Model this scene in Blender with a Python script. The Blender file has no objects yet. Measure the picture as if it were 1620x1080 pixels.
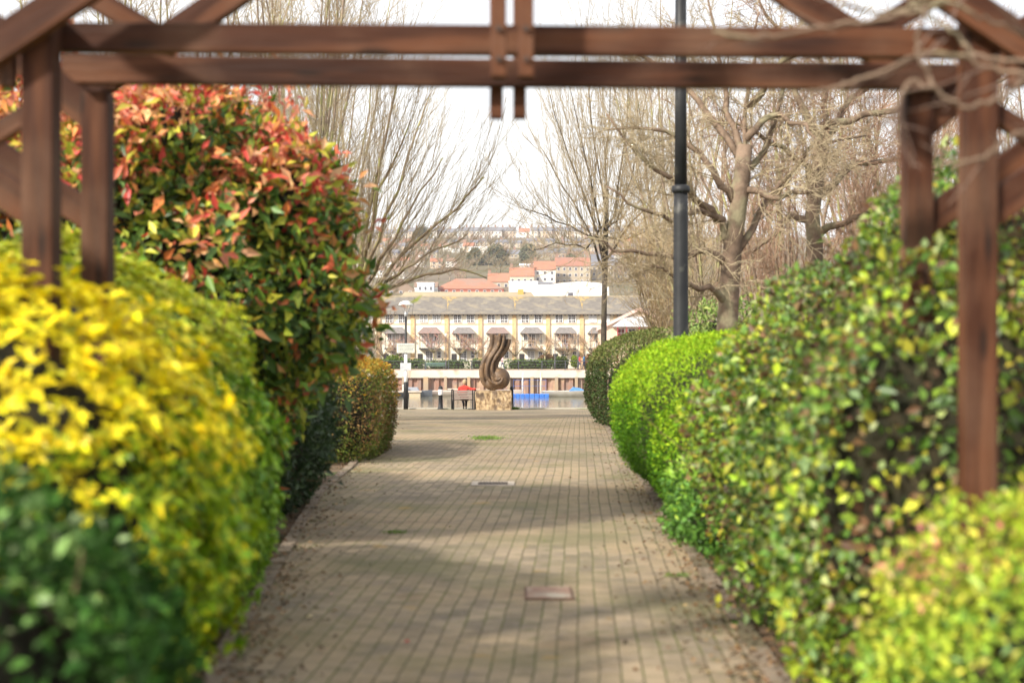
import bpy, bmesh, math, random
import numpy as np
from mathutils import Vector, Matrix, noise
R = math.radians
rng = np.random.default_rng(7); random.seed(7)
# ---------------------------------------------------------------- camera, light, exposure
F = 2250.0; E = 1.46; HY = 555.0          # focal length in pixels of a 1620 px wide frame, eye height, horizon row
sc = bpy.context.scene; C = sc.collection
cam_d = bpy.data.cameras.new("camera"); cam = bpy.data.objects.new("camera", cam_d); C.objects.link(cam); sc.camera = cam
cam.location = (0, 0, E); cam.rotation_euler = (R(90), 0, 0)
cam_d.sensor_width = 36; cam_d.lens = 50; cam_d.shift_y = 15/1620; cam_d.clip_end = 6000; cam_d.clip_start = .05
cam_d.dof.use_dof = True; cam_d.dof.focus_distance = 66; cam_d.dof.aperture_fstop = 1.7; cam_d.dof.aperture_blades = 9
SUN_EL = 34; SUN_V = Vector((-.72, -.69)).normalized()
w = bpy.data.worlds.new("World"); sc.world = w; w.use_nodes = True; nt = w.node_tree; nt.nodes.clear()
o = nt.nodes.new('ShaderNodeOutputWorld'); bg = nt.nodes.new('ShaderNodeBackground'); bg2 = nt.nodes.new('ShaderNodeBackground')
sky = nt.nodes.new('ShaderNodeTexSky'); sky.sky_type = 'NISHITA'; sky.sun_disc = False; sky.sun_elevation = R(SUN_EL)
sky.sun_rotation = math.atan2(SUN_V.x, SUN_V.y); sky.air_density = 1.2; sky.dust_density = 3
bg.inputs[1].default_value = .12; nt.links.new(sky.outputs[0], bg.inputs[0])
tc = nt.nodes.new('ShaderNodeTexCoord'); nz = nt.nodes.new('ShaderNodeTexNoise'); nz.inputs['Scale'].default_value = 5; nz.inputs['Detail'].default_value = 5
nt.links.new(tc.outputs['Generated'], nz.inputs['Vector'])
cr = nt.nodes.new('ShaderNodeValToRGB'); cr.color_ramp.elements[0].color = (.86, .86, .90, 1); cr.color_ramp.elements[1].color = (1, .985, .98, 1)
cr.color_ramp.elements[0].position = .3; cr.color_ramp.elements[1].position = .6
nt.links.new(nz.outputs[0], cr.inputs[0]); nt.links.new(cr.outputs[0], bg2.inputs[0]); bg2.inputs[1].default_value = .76
mx = nt.nodes.new('ShaderNodeMixShader'); mx.inputs[0].default_value = .8
nt.links.new(bg.outputs[0], mx.inputs[1]); nt.links.new(bg2.outputs[0], mx.inputs[2]); nt.links.new(mx.outputs[0], o.inputs[0])
sd = bpy.data.lights.new("sun", 'SUN'); sd.energy = 3.7; sd.angle = R(4); sd.color = (1, .93, .82)
so = bpy.data.objects.new("sun", sd); C.objects.link(so)
tosun = Vector((SUN_V.x*math.cos(R(SUN_EL)), SUN_V.y*math.cos(R(SUN_EL)), math.sin(R(SUN_EL))))
so.rotation_euler = tosun.to_track_quat('Z', 'Y').to_euler(); so.location = (-20, -10, 30)
sc.view_settings.view_transform = 'Standard'; sc.view_settings.look = 'None'; sc.view_settings.exposure = .97; sc.view_settings.gamma = 1
sc.cycles.max_bounces = 6; sc.cycles.transparent_max_bounces = 6

# ---------------------------------------------------------------- helpers
def P(px, py, d): return Vector(((px-810)/F*d, d, E-(py-HY)/F*d))
def lerp_tab(tab, x):
    return float(np.interp(x, [a for a, b in tab], [b for a, b in tab]))
GT = [(-30, 0), (24, 0), (30, -.08), (38, -.3), (50, -.74), (60, -1.08), (66, -1.24), (80, -1.24)]
def g(y): return lerp_tab(GT, y)
WZ = -3.94; QD = 66.6; FQ = 173.0; FZ = -.84
HT = [(173, -.84), (195, -.8), (230, 0), (300, 3), (450, 14), (550, 24.5), (600, 31), (700, 43.5), (800, 57), (900, 69), (1000, 81), (1060, 86), (1200, 80), (1600, 60), (4000, 40)]
def hz(y): return lerp_tab(HT, y)
def dz(py):                                   # distance at which the hill stands behind picture row py
    for d in range(400, 1070, 2):
        if HY-F*(hz(d)-E)/d <= py: return float(d)
    return 1050.

class MB:
    def __init__(s): s.v = []; s.f = []; s.c = None
    def add(s, vs, fs):
        k = len(s.v); s.v.extend([tuple(v) for v in vs]); s.f.extend([tuple(i+k for i in f) for f in fs]); return s
    def box(s, c, sz, M=None):
        c = Vector(c); h = Vector(sz)*.5
        vs = [Vector((x*h.x, y*h.y, z*h.z)) for x in (-1, 1) for y in (-1, 1) for z in (-1, 1)]
        if M is not None: vs = [M @ v for v in vs]
        return s.add([v+c for v in vs], [(0,1,3,2),(4,6,7,5),(0,4,5,1),(2,3,7,6),(0,2,6,4),(1,5,7,3)])
    def beam(s, a, b, wd, ht):                # wd across, ht upright
        a = Vector(a); b = Vector(b); t = (b-a).normalized()
        up = Vector((0, 0, 1)) if abs(t.z) < .95 else Vector((0, 1, 0))
        sx = t.cross(up).normalized(); u = sx.cross(t).normalized()
        vs = [p+sx*i*wd/2+u*j*ht/2 for p in (a, b) for i in (-1, 1) for j in (-1, 1)]
        return s.add(vs, [(0,1,3,2),(4,6,7,5),(0,4,5,1),(2,3,7,6),(0,2,6,4),(1,5,7,3)])
    def tube(s, pts, rs, n=6, cap=True):
        pts = [Vector(p) for p in pts]; m = len(pts)
        if not hasattr(rs, '__len__'): rs = [rs]*m
        k = len(s.v); t0 = (pts[-1]-pts[0])
        ref = Vector((1, .13, .07)) if abs(t0.x) < .6*t0.length else Vector((.1, 1, .2))
        for i in range(m):
            t = (pts[min(i+1, m-1)]-pts[max(i-1, 0)]); t = t.normalized() if t.length > 1e-9 else Vector((0, 0, 1))
            a = t.cross(ref); a = a.normalized() if a.length > 1e-6 else Vector((0, 0, 1)); b = t.cross(a)
            for j in range(n):
                q = 2*math.pi*j/n; v = pts[i]+(a*math.cos(q)+b*math.sin(q))*rs[i]; s.v.append((v.x, v.y, v.z))
        for i in range(m-1):
            for j in range(n):
                s.f.append((k+i*n+j, k+i*n+(j+1) % n, k+(i+1)*n+(j+1) % n, k+(i+1)*n+j))
        if cap: s.f.append(tuple(k+j for j in range(n))[::-1]); s.f.append(tuple(k+(m-1)*n+j for j in range(n)))
        return s
    def lathe(s, c, prof, n=16):              # prof: (radius, z)
        return s.tube([(c[0], c[1], c[2]+z) for r, z in prof], [max(r, .0005) for r, z in prof], n)
    def prism(s, poly, y0, y1, ax='y'):       # polygon in x,z pushed along y
        n = len(poly)
        vs = [(x, y0, z) for x, z in poly]+[(x, y1, z) for x, z in poly]
        if ax == 'x': vs = [(b, a, c_) for a, b, c_ in vs]
        if ax == 'z': vs = [(x, z, y0) for x, z in poly]+[(x, z, y1) for x, z in poly]
        return s.add(vs, [tuple(range(n)), tuple(range(n, 2*n))[::-1]]+[(i, i+n, (i+1) % n+n, (i+1) % n) for i in range(n)])
    def build(s, name, m, parent=None, smooth=False, loc=None):
        me = bpy.data.meshes.new(name); me.from_pydata(s.v, [], s.f); 
        if len(s.v) < 60000:
            bm = bmesh.new(); bm.from_mesh(me); bmesh.ops.recalc_face_normals(bm, faces=bm.faces); bm.to_mesh(me); bm.free()
        if smooth: me.shade_smooth()
        if m: me.materials.append(m)
        ob = bpy.data.objects.new(name, me); C.objects.link(ob)
        if parent: ob.parent = parent
        if loc is not None: ob.location = loc
        return ob
def tag(o, label=None, cat=None, group=None, kind=None):
    if label: o['label'] = label
    if cat: o['category'] = cat
    if group: o['group'] = group
    if kind: o['kind'] = kind
    return o
def thing(name, label, cat, loc=(0, 0, 0), group=None, rz=0):
    e = bpy.data.objects.new(name, None); C.objects.link(e); e.location = loc; e.rotation_euler = (0, 0, rz); e.empty_display_size = .2
    return tag(e, label, cat, group)
KIDS = {}
def kids(o): return [c for c in o.children]
def dup(o, loc=None, rz=None, label=None, group=None, scale=None, parent=None):
    c = o.copy(); C.objects.link(c)
    if parent: c.parent = parent
    if loc is not None: c.location = loc
    if rz is not None: c.rotation_euler = (0, 0, rz)
    if scale is not None: c.scale = scale if hasattr(scale, '__len__') else (scale,)*3
    if label: c['label'] = label
    if group: c['group'] = group
    for ch in kids(o): dup(ch, parent=c)
    return c
def bevel(o, wdt=.006, seg=2):
    m = o.modifiers.new('bevel', 'BEVEL'); m.width = wdt; m.segments = seg; m.limit_method = 'ANGLE'; return o

def mat(name, c1, c2=None, rough=.8, scale=5, bump=0, bscale=None, detail=6, metal=0, spec=.3, stretch=(1, 1, 1), lo=.35, hi=.65, c3=None, s3=1.2, lo3=.5, hi3=.62):
    m = bpy.data.materials.new(name); m.use_nodes = True; N = m.node_tree.nodes; L = m.node_tree.links
    b = N['Principled BSDF']; b.inputs['Roughness'].default_value = rough; b.inputs['Metallic'].default_value = metal
    b.inputs['Specular IOR Level'].default_value = spec
    b.inputs['Base Color'].default_value = (*c1, 1)
    t = N.new('ShaderNodeTexCoord'); mp = N.new('ShaderNodeMapping'); mp.inputs['Scale'].default_value = stretch; L.new(t.outputs['Object'], mp.inputs[0])
    col = None
    def nzr(sc_, lo_, hi_):
        n = N.new('ShaderNodeTexNoise'); n.inputs['Scale'].default_value = sc_; n.inputs['Detail'].default_value = detail; L.new(mp.outputs[0], n.inputs['Vector'])
        r = N.new('ShaderNodeMapRange'); r.inputs[1].default_value = lo_; r.inputs[2].default_value = hi_; L.new(n.outputs[0], r.inputs[0]); return r
    if c2:
        r = nzr(scale, lo, hi); x = N.new('ShaderNodeMix'); x.data_type = 'RGBA'; L.new(r.outputs[0], x.inputs[0])
        x.inputs[6].default_value = (*c1, 1); x.inputs[7].default_value = (*c2, 1); col = x.outputs[2]
        if c3:
            r = nzr(s3, lo3, hi3); y = N.new('ShaderNodeMix'); y.data_type = 'RGBA'; L.new(r.outputs[0], y.inputs[0]); L.new(col, y.inputs[6]); y.inputs[7].default_value = (*c3, 1); col = y.outputs[2]
        L.new(col, b.inputs['Base Color'])
    if bump:
        n = N.new('ShaderNodeTexNoise'); n.inputs['Scale'].default_value = bscale or scale*3; n.inputs['Detail'].default_value = 8; L.new(mp.outputs[0], n.inputs['Vector'])
        bp = N.new('ShaderNodeBump'); bp.inputs['Strength'].default_value = bump; bp.inputs['Distance'].default_value = .02; L.new(n.outputs[0], bp.inputs['Height']); L.new(bp.outputs[0], b.inputs['Normal'])
    return m
def leafmat(name, rough=.4, trans=.3, spec=.35):
    m = bpy.data.materials.new(name); m.use_nodes = True; N = m.node_tree.nodes; L = m.node_tree.links; b = N['Principled BSDF']
    b.inputs['Roughness'].default_value = rough; b.inputs['Specular IOR Level'].default_value = spec
    a = N.new('ShaderNodeAttribute'); a.attribute_name = 'leaf_colour'; L.new(a.outputs['Color'], b.inputs['Base Color'])
    t = N.new('ShaderNodeBsdfTranslucent'); L.new(a.outputs['Color'], t.inputs[0]); x = N.new('ShaderNodeMixShader'); x.inputs[0].default_value = trans
    L.new(b.outputs[0], x.inputs[1]); L.new(t.outputs[0], x.inputs[2]); L.new(x.outputs[0], N['Material Output'].inputs[0]); return m
LEAF = leafmat('leaf'); NEEDLE = leafmat('dull_leaf', .65, .22, .15)

# ---- foliage in numpy: pos, outward axis, palette weights -> folded four-point leaves with one colour each
def unit(a): return a/np.maximum(np.linalg.norm(a, axis=1, keepdims=True), 1e-9)
def lumps(p, f, seed):
    r = np.random.default_rng(seed); s = 0
    for k in range(6):
        q = r.normal(size=3)*f*(1+.4*k); s = s+np.sin(p@q+r.uniform(0, 6.3))/(1+.5*k)
    return s/2.4
def surf(n, c, r, ex, amp, lf, seed):
    c = np.array(c); r = np.array(r); dd = unit(rng.normal(size=(n*9+50, 3))); k = (np.sum(np.abs(dd)**ex, axis=1))**(-1/ex)
    nu = unit(np.sign(dd)*np.abs(dd*k[:, None])**(ex-1)); wgt = k*k/np.maximum(np.sum(dd*nu, 1), .15)*np.linalg.norm(nu/r, axis=1)
    j = rng.choice(len(dd), n, p=wgt/wgt.sum()); dd = dd[j]; k = k[j]      # even cover over the whole surface
    # favour large faces evenly: weight by local radius
    p0 = dd*k[:, None]*r; nrm = unit(np.sign(dd)*np.abs(dd*k[:, None])**(ex-1)/r)
    l = lumps(p0+c, lf, seed); p = c+p0*(1+amp*l)[:, None]
    return p[:n], nrm[:n], l[:n]
def leaves(name, m, parent, pts, axis, nrm, size, ratio, cols, fold=.25):
    n = len(pts); axis = unit(axis); side = unit(np.cross(axis, nrm)); up = np.cross(side, axis)
    sz = size[:, None]
    b = pts; tip = pts+axis*sz - up*sz*.12; mid = pts+axis*sz*.45
    l = mid+side*sz*ratio/2+up*sz*fold*ratio; r = mid-side*sz*ratio/2+up*sz*fold*ratio
    V = np.stack([b, l, tip, r], 1).reshape(-1, 3)
    me = bpy.data.meshes.new(name); k = np.arange(n)*4
    Fc = np.stack([k, k+1, k+2, k, k+2, k+3], 1).reshape(-1, 3)
    me.vertices.add(len(V)); me.vertices.foreach_set('co', V.astype(np.float32).ravel())
    me.loops.add(Fc.size); me.loops.foreach_set('vertex_index', Fc.astype(np.int32).ravel())
    me.polygons.add(len(Fc)); me.polygons.foreach_set('loop_start', (np.arange(len(Fc))*3).astype(np.int32))
    try: me.polygons.foreach_set('loop_total', np.full(len(Fc), 3, np.int32))
    except Exception: pass
    me.update(calc_edges=True)
    at = me.attributes.new('leaf_colour', 'FLOAT_COLOR', 'FACE')
    cc = np.concatenate([np.repeat(cols, 2, axis=0), np.ones((2*n, 1))], 1); at.data.foreach_set('color', cc.astype(np.float32).ravel())
    me.materials.append(m); ob = bpy.data.objects.new(name, me); C.objects.link(ob)
    if parent: ob.parent = parent
    return ob
def pick(pal, n, w=None):
    pal = np.array(pal); i = rng.choice(len(pal), n, p=w); return pal[i]*rng.uniform(.7, 1.4, (n, 1))*rng.uniform(.93, 1.07, (n, 3))
CORE = mat('dark_core_fill', (.012, .013, .006), (.028, .022, .01), .95, 14, .5)  # near-black fill, the shade inside a bush put into colour
STEM = mat('stem_bark', (.20, .12, .07), (.12, .08, .05), .9, 9)
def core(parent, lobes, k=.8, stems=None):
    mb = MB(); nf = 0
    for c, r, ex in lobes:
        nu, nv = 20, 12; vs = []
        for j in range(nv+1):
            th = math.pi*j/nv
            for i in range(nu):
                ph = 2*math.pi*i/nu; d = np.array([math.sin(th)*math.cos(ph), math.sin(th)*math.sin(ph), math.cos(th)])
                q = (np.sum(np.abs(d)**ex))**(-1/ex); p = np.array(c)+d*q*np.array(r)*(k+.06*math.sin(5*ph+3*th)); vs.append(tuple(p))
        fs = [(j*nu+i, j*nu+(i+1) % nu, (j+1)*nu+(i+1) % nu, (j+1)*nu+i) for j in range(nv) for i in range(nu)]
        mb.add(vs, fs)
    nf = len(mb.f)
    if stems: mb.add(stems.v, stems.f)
    o_ = mb.build('dark_core_and_stems', CORE, parent, True)  # solid dark filler lobes, with any real stray stems joined on
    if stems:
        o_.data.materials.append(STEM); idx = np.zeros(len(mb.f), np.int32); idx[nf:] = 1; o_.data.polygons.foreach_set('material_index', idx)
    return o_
def bush(name, label, cat, lobes, n, size, ratio, colf, amp=.07, lf=3, depth=.12, whorl=0, m=None, seed=1, spread=.9, group=None, zmin=0, kcore=.74, upb=.3, stray=None):
    """lobes: (centre, radii, exponent[, share])"""
    c0 = lobes[0][0]; t = thing(name, label, cat, (c0[0], c0[1], g(c0[1])), group); off = np.array([c0[0], c0[1], g(c0[1])])
    areas = np.array([l[1][0]*l[1][1]+l[1][1]*l[1][2]+l[1][0]*l[1][2] for l in lobes]); areas = areas/areas.sum()
    A = []; B = []; D = []; LM = []
    for (c, r, ex), sh in zip([l[:3] for l in lobes], areas):
        k = int(n*sh/(whorl or 1)); p, nn, lm = surf(k, c, r, ex, amp, lf, seed)
        dd = rng.exponential(depth*.6, k)*.9; dd = np.minimum(dd, .6*min(r)); p = p-nn*dd[:, None]+rng.normal(size=p.shape)*size*.25
        keep = p[:, 2] > zmin+g(c[1])
        for (c2, r2, e2) in [l[:3] for l in lobes]:
            if c2 is c: continue
            q = np.sum(np.abs((p-np.array(c2))/np.array(r2))**e2, axis=1); keep &= q > .55
        # leaves on the far side from the lens are kept: the place is real from every side
        A.append(p[keep]); B.append(nn[keep]); D.append(dd[keep]); LM.append(lm[keep])
    A = np.concatenate(A); B = np.concatenate(B); D = np.concatenate(D); LM = np.concatenate(LM)
    stems = MB() if stray else None
    if stray:
        ns, sl, step, bare = stray; j = rng.choice(len(A), ns); sa = []; sb = []; sdp = []; sl_ = []
        for q in j:
            dr = B[q]+np.array([0, 0, .5])+.45*rng.normal(size=3); dr /= np.linalg.norm(dr); ll = sl*rng.uniform(.4, 1.2); p0 = A[q]-dr*.05; bend = .25*rng.normal(size=3)
            ptl = [p0+dr*ll*u+bend*ll*u*u for u in (0, .35, .7, 1.)]
            stems.tube([Vector(v-off) for v in ptl], [.004, .0035, .0028, .0015], 4, False)
            if rng.random() > bare:
                for u in np.arange(.15, 1.0, step/ll): sa.append(p0+dr*ll*u+bend*ll*u*u); sb.append(B[q]); sdp.append(0.); sl_.append(.4)
        if sa:
            A = np.concatenate([A, sa]); B = np.concatenate([B, sb]); D = np.concatenate([D, sdp]); LM = np.concatenate([LM, sl_])
    if whorl:
        A = np.repeat(A, whorl, 0); nn = np.repeat(unit(B+np.array([0, 0, upb])+.35*rng.normal(size=B.shape)), whorl, 0); B = np.repeat(B, whorl, 0)
        D = np.repeat(D, whorl); LM = np.repeat(LM, whorl)
        rad = unit(np.cross(nn, rng.normal(size=nn.shape))); ax = unit(rad*.9+nn*.35); up = nn
    else:
        ax = unit(B*.45+np.array([0, 0, upb-.25])+spread*rng.normal(size=B.shape)*.8); up = unit(B+np.array([0, 0, upb])+.5*rng.normal(size=B.shape))
    sz = size*np.clip(np.exp(.33*rng.normal(size=len(A))), .4, 1.8)
    cols = colf(A, B, D, LM)
    lv = leaves('foliage', m or LEAF, t, A-off, ax, up, sz, ratio, cols)
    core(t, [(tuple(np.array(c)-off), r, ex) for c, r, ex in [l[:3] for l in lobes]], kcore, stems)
    return t
print('helpers ok')
# ---------------------------------------------------------------- the setting
soil = mat('soil', (.09, .06, .035), (.16, .11, .07), .95, 3, .6, 40, c3=(.05, .07, .02), s3=.9)
def sheet(name, rows, m, kind='structure', zoff=0.0):
    """rows: (y, z, x0, x1)"""
    nx = 24; vs = []; fs = []
    for y, z, x0, x1 in rows:
        for i in range(nx+1): vs.append((x0+(x1-x0)*i/nx, y, z+zoff))
    for j in range(len(rows)-1):
        for i in range(nx): k = j*(nx+1)+i; fs.append((k, k+1, k+nx+2, k+nx+1))
    o = MB().add(vs, fs).build(name, m); tag(o, kind=kind); return o
ys = [-30, 0, 8, 16, 24, 27, 30, 34, 38, 44, 50, 55, 60, 66, QD]
sheet('ground', [(y, g(y)-.02, -260, 260) for y in ys], soil)
PL = [(-30, -1.2), (5, -1.22), (6.9, -1.45), (14.7, -2.05), (18, -2.1), (30, -2.6), (45, -3.8), (54, -7), (60, -40), (66, -120)]
PR = [(-30, 1.15), (6.3, 1.24), (8.2, 1.3), (12, 1.42), (18, 1.6), (26, 1.85), (40, 2.5), (54, 6), (60, 40), (66, 120)]
pav = bpy.data.materials.new('brick_paving'); pav.use_nodes = True
N = pav.node_tree.nodes; L = pav.node_tree.links; b = N['Principled BSDF']; b.inputs['Roughness'].default_value = .85; b.inputs['Specular IOR Level'].default_value = .25
t = N.new('ShaderNodeTexCoord'); mp = N.new('ShaderNodeMapping'); L.new(t.outputs['Object'], mp.inputs[0])
mp.inputs['Rotation'].default_value = (0, 0, R(90)+math.atan(108/F))
def noi(sc_, lo, hi, det=5, src=None):
    n = N.new('ShaderNodeTexNoise'); n.inputs['Scale'].default_value = sc_; n.inputs['Detail'].default_value = det; L.new(src or t.outputs['Object'], n.inputs['Vector'])
    r = N.new('ShaderNodeMapRange'); r.inputs[1].default_value = lo; r.inputs[2].default_value = hi; L.new(n.outputs[0], r.inputs[0]); return r.outputs[0]
def mixc(f, a, c):
    x = N.new('ShaderNodeMix'); x.data_type = 'RGBA'
    L.new(f, x.inputs[0]) if not isinstance(f, float) else setattr(x.inputs[0], 'default_value', f)
    for s_, q in ((6, a), (7, c)):
        if isinstance(q, tuple): x.inputs[s_].default_value = (*q, 1)
        else: L.new(q, x.inputs[s_])
    return x.outputs[2]
def mathn(op, a, c):
    x = N.new('ShaderNodeMath'); x.operation = op; x.use_clamp = op != 'DIVIDE'
    for s_, q in ((0, a), (1, c)):
        if isinstance(q, (int, float)): x.inputs[s_].default_value = q
        else: L.new(q, x.inputs[s_])
    return x.outputs[0]
wob = N.new('ShaderNodeTexNoise'); wob.inputs['Scale'].default_value = 1.3; L.new(t.outputs['Object'], wob.inputs['Vector'])
vm = N.new('ShaderNodeVectorMath'); vm.operation = 'SCALE'; vm.inputs['Scale'].default_value = .03; L.new(wob.outputs['Color'], vm.inputs[0])
va = N.new('ShaderNodeVectorMath'); va.operation = 'ADD'; L.new(mp.outputs[0], va.inputs[0]); L.new(vm.outputs[0], va.inputs[1])
br = N.new('ShaderNodeTexBrick'); L.new(va.outputs[0], br.inputs['Vector']); br.inputs['Scale'].default_value = 1; br.inputs['Brick Width'].default_value = .2; br.inputs['Row Height'].default_value = .1
br.inputs['Mortar Size'].default_value = .0058; br.inputs['Mortar Smooth'].default_value = .35; br.inputs['Color1'].default_value = (0, 0, 0, 1); br.inputs['Color2'].default_value = (1, 1, 1, 1); br.inputs['Mortar'].default_value = (.5, .5, .5, 1)
bc = N.new('ShaderNodeSeparateColor'); L.new(br.outputs[0], bc.inputs[0])
c = mixc(bc.outputs[0], (.175, .142, .098), (.31, .245, .165))
c = mixc(noi(.55, .4, .62), c, (.34, .255, .155))
c = mixc(mathn('MULTIPLY', noi(3.5, .5, .7), .6), c, (.15, .125, .10))
c = mixc(mathn('MULTIPLY', noi(24, .5, .8, 8), .5), c, (.40, .33, .26))
c = mixc(mathn('MULTIPLY', noi(1.1, .6, .68), .45), c, (.17, .11, .07))       # spilled soil
moss = mixc(noi(1.6, .4, .6), (.11, .085, .05), (.10, .115, .025))
moss = mixc(mathn('MULTIPLY', noi(9, .45, .65), .75), moss, (.20, .165, .11))
c = mixc(br.outputs['Fac'], c, moss)
c = mixc(mathn('MULTIPLY', noi(.7, .5, .66, 9), .6), c, (.12, .12, .05))
c = mixc(mathn('MULTIPLY', noi(6, .58, .7, 9), .5), c, (.10, .105, .04))
c = mixc(mathn('MULTIPLY', noi(.33, .5, .64, 9), .45), c, (.13, .105, .075))     # moss patches
c = mixc(mathn('MULTIPLY', noi(2.3, .66, .72, 6), .6), c, (.36, .23, .07))    # ochre leaf stain
L.new(c, b.inputs['Base Color'])
bp = N.new('ShaderNodeBump'); bp.inputs['Strength'].default_value = .7; bp.inputs['Distance'].default_value = .008; hgt = mathn('SUBTRACT', mathn('MULTIPLY', noi(60, .2, .9), .35), mathn('MULTIPLY', br.outputs['Fac'], -1.0))
inv = mathn('SUBTRACT', 1.0, br.outputs['Fac']); L.new(mathn('ADD', mathn('MULTIPLY', inv, .8), mathn('MULTIPLY', noi(40, .2, .9), .2)), bp.inputs['Height']); L.new(bp.outputs[0], b.inputs['Normal'])
yy = [-30, 0, 5, 6.5, 8, 10, 12, 14.7, 18, 22, 24, 27, 30, 34, 38, 42, 45, 50, 54, 57, 60, 63, 65.9]
sheet('path', [(y, g(y), lerp_tab(PL, y), lerp_tab(PR, y)) for y in yy], pav)
# a soldier course of long edging bricks down both sides
edge_m = mat('edging_brick', (.20, .16, .12), (.27, .21, .15), .9, 6, .4, 60, c3=(.12, .10, .06), s3=2)
for tab, sg, nm in ((PL, -1, 'left'), (PR, 1, 'right')):
    mb = MB(); y = 5.
    while y < 40:
        x = lerp_tab(tab, y)+sg*-.06; x2 = lerp_tab(tab, y+.2)+sg*-.06; a = math.atan2(x2-x, .2)
        mb.box(((x+x2)/2, y+.1, g(y+.1)+.002+random.uniform(0, .004)), (.095, .192, .03), Matrix.Rotation(-a, 3, 'Z')); y += .2
    tag(mb.build('path_edging', edge_m), kind='structure')
cop = mat('quay_stone', (.42, .38, .30), (.30, .28, .22), .85, 1.2, .4, 14, c3=(.20, .22, .10), s3=.7)
mb = MB(); x = -130
while x < 130: mb.box((x+.6, 66.25, -1.32), (1.19, .72, .26)); x += 1.2
o = bevel(mb.build('quay_edge', cop), .015); tag(o, kind='structure')
qw = mat('quay_wall_stone', (.28, .25, .20), (.18, .17, .14), .9, .8, .5, 6)
tag(MB().box((0, 66.35, -3.3), (260, .45, 3.7)).build('quay_wall', qw), kind='structure')
# water
wm = bpy.data.materials.new('water'); wm.use_nodes = True; N = wm.node_tree.nodes; L = wm.node_tree.links; b = N['Principled BSDF']
b.inputs['Base Color'].default_value = (.17, .16, .10, 1); b.inputs['Roughness'].default_value = .06; b.inputs['IOR'].default_value = 1.33; b.inputs['Specular IOR Level'].default_value = .9
t = N.new('ShaderNodeTexCoord'); mp = N.new('ShaderNodeMapping'); mp.inputs['Scale'].default_value = (.5, 1.6, 1); L.new(t.outputs['Object'], mp.inputs[0])
n = N.new('ShaderNodeTexNoise'); n.inputs['Scale'].default_value = .9; n.inputs['Detail'].default_value = 4; L.new(mp.outputs[0], n.inputs['Vector'])
bp = N.new('ShaderNodeBump'); bp.inputs['Strength'].default_value = .09; bp.inputs['Distance'].default_value = .3; L.new(n.outputs[0], bp.inputs['Height']); L.new(bp.outputs[0], b.inputs['Normal'])
sheet('water', [(y, WZ, -600, 600) for y in (66.4, 100, 140, FQ+.3)], wm)
# far quay: concrete capping, steel sheet piles, promenade
capm = mat('quay_concrete', (.68, .60, .50), (.58, .49, .40), .9, .35, .2, 5, c3=(.33, .22, .15), s3=.6, lo3=.55, hi3=.7)
pilem = mat('rusty_piles', (.32, .17, .12), (.27, .20, .17), .9, 1.1, .4, 6, c3=(.44, .30, .20), s3=.45)
pile_b = mat('timber_fender', (.34, .27, .20), (.42, .30, .18), .9, .5, .3, 8)
tag(MB().box((0, FQ+.35, FZ-.49), (400, .9, .94)).build('quay_capping', capm), kind='structure')
mb = MB(); x = -60.
while x < 60:
    a, d0, d1 = x, FQ+.22, FQ+.46
    pts = [(a, d1), (a+.38, d1), (a+.52, d0), (a+.95, d0), (a+1.09, d1)]
    k = len(mb.v)
    for (u, v) in pts: mb.v += [(u, v, WZ-1), (u, v, FZ-.96)]
    for i in range(4): mb.f.append((k+2*i, k+2*i+2, k+2*i+3, k+2*i+1))
    x += 1.09
tag(mb.build('sheet_pile_wall', pilem), kind='structure')
fend = []
fr = thing('fender_timbers', 'pale timber fenders bolted upright along the rusty far quay wall', 'fender', (0, FQ, WZ))
for i, x in enumerate(np.arange(-21, 20, 2.62)):
    MB().box((x+random.uniform(-.4, .4), -.03, 1.0), (random.uniform(.3, .6), .3, 2.5)).build('fender_post', pile_b, fr)
prom = mat('promenade_paving', (.42, .27, .20), (.48, .34, .26), .9, .5, .1)
sheet('promenade', [(y, FZ+(y-FQ)*.0005, -300, 300) for y in (FQ, 180)], prom, zoff=.004)
# hill terrain behind
grass = mat('hill_grass', (.10, .10, .045), (.19, .14, .09), .95, .05, 0, c3=(.16, .125, .085), s3=.02)
hy = [FQ+.8, 180, 195, 215, 230, 260, 300, 350, 400, 450, 500, 550, 600, 650, 700, 750, 800, 850, 900, 950, 1000, 1060, 1200, 1600, 4000]
sheet('hill', [(y, hz(y), -400-y, 400+y) for y in hy], grass, zoff=-.03)
# soil and litter strips beside the paving
def strip_litter():
    n = 5200; y = 5+rng.exponential(7, n); y = np.minimum(y, 45); sgn = rng.random(n) < .55
    x = np.where(sgn, [lerp_tab(PR, q) for q in y], [lerp_tab(PL, q) for q in y])
    off = rng.normal(size=n)*.13; x = x+np.where(sgn, .06+off-.12*rng.exponential(1, n), -.06+off+.10*rng.exponential(1, n))
    z = np.array([g(q) for q in y])+.008+rng.random(n)*.02
    ax = unit(np.stack([rng.normal(size=n), rng.normal(size=n), .15*rng.normal(size=n)], 1)); up = unit(np.stack([.3*rng.normal(size=n), .3*rng.normal(size=n), np.ones(n)], 1))
    col = pick([(.16, .08, .035), (.10, .06, .035), (.24, .14, .07), (.33, .22, .11), (.06, .045, .03)], n)
    return leaves('leaf_litter', NEEDLE, None, np.stack([x, y, z], 1), ax, up, rng.uniform(.015, .05, n), .55, col)
tag(strip_litter(), 'brown dead leaf litter lying along both edges of the paving', 'leaf litter', kind='stuff')
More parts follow.
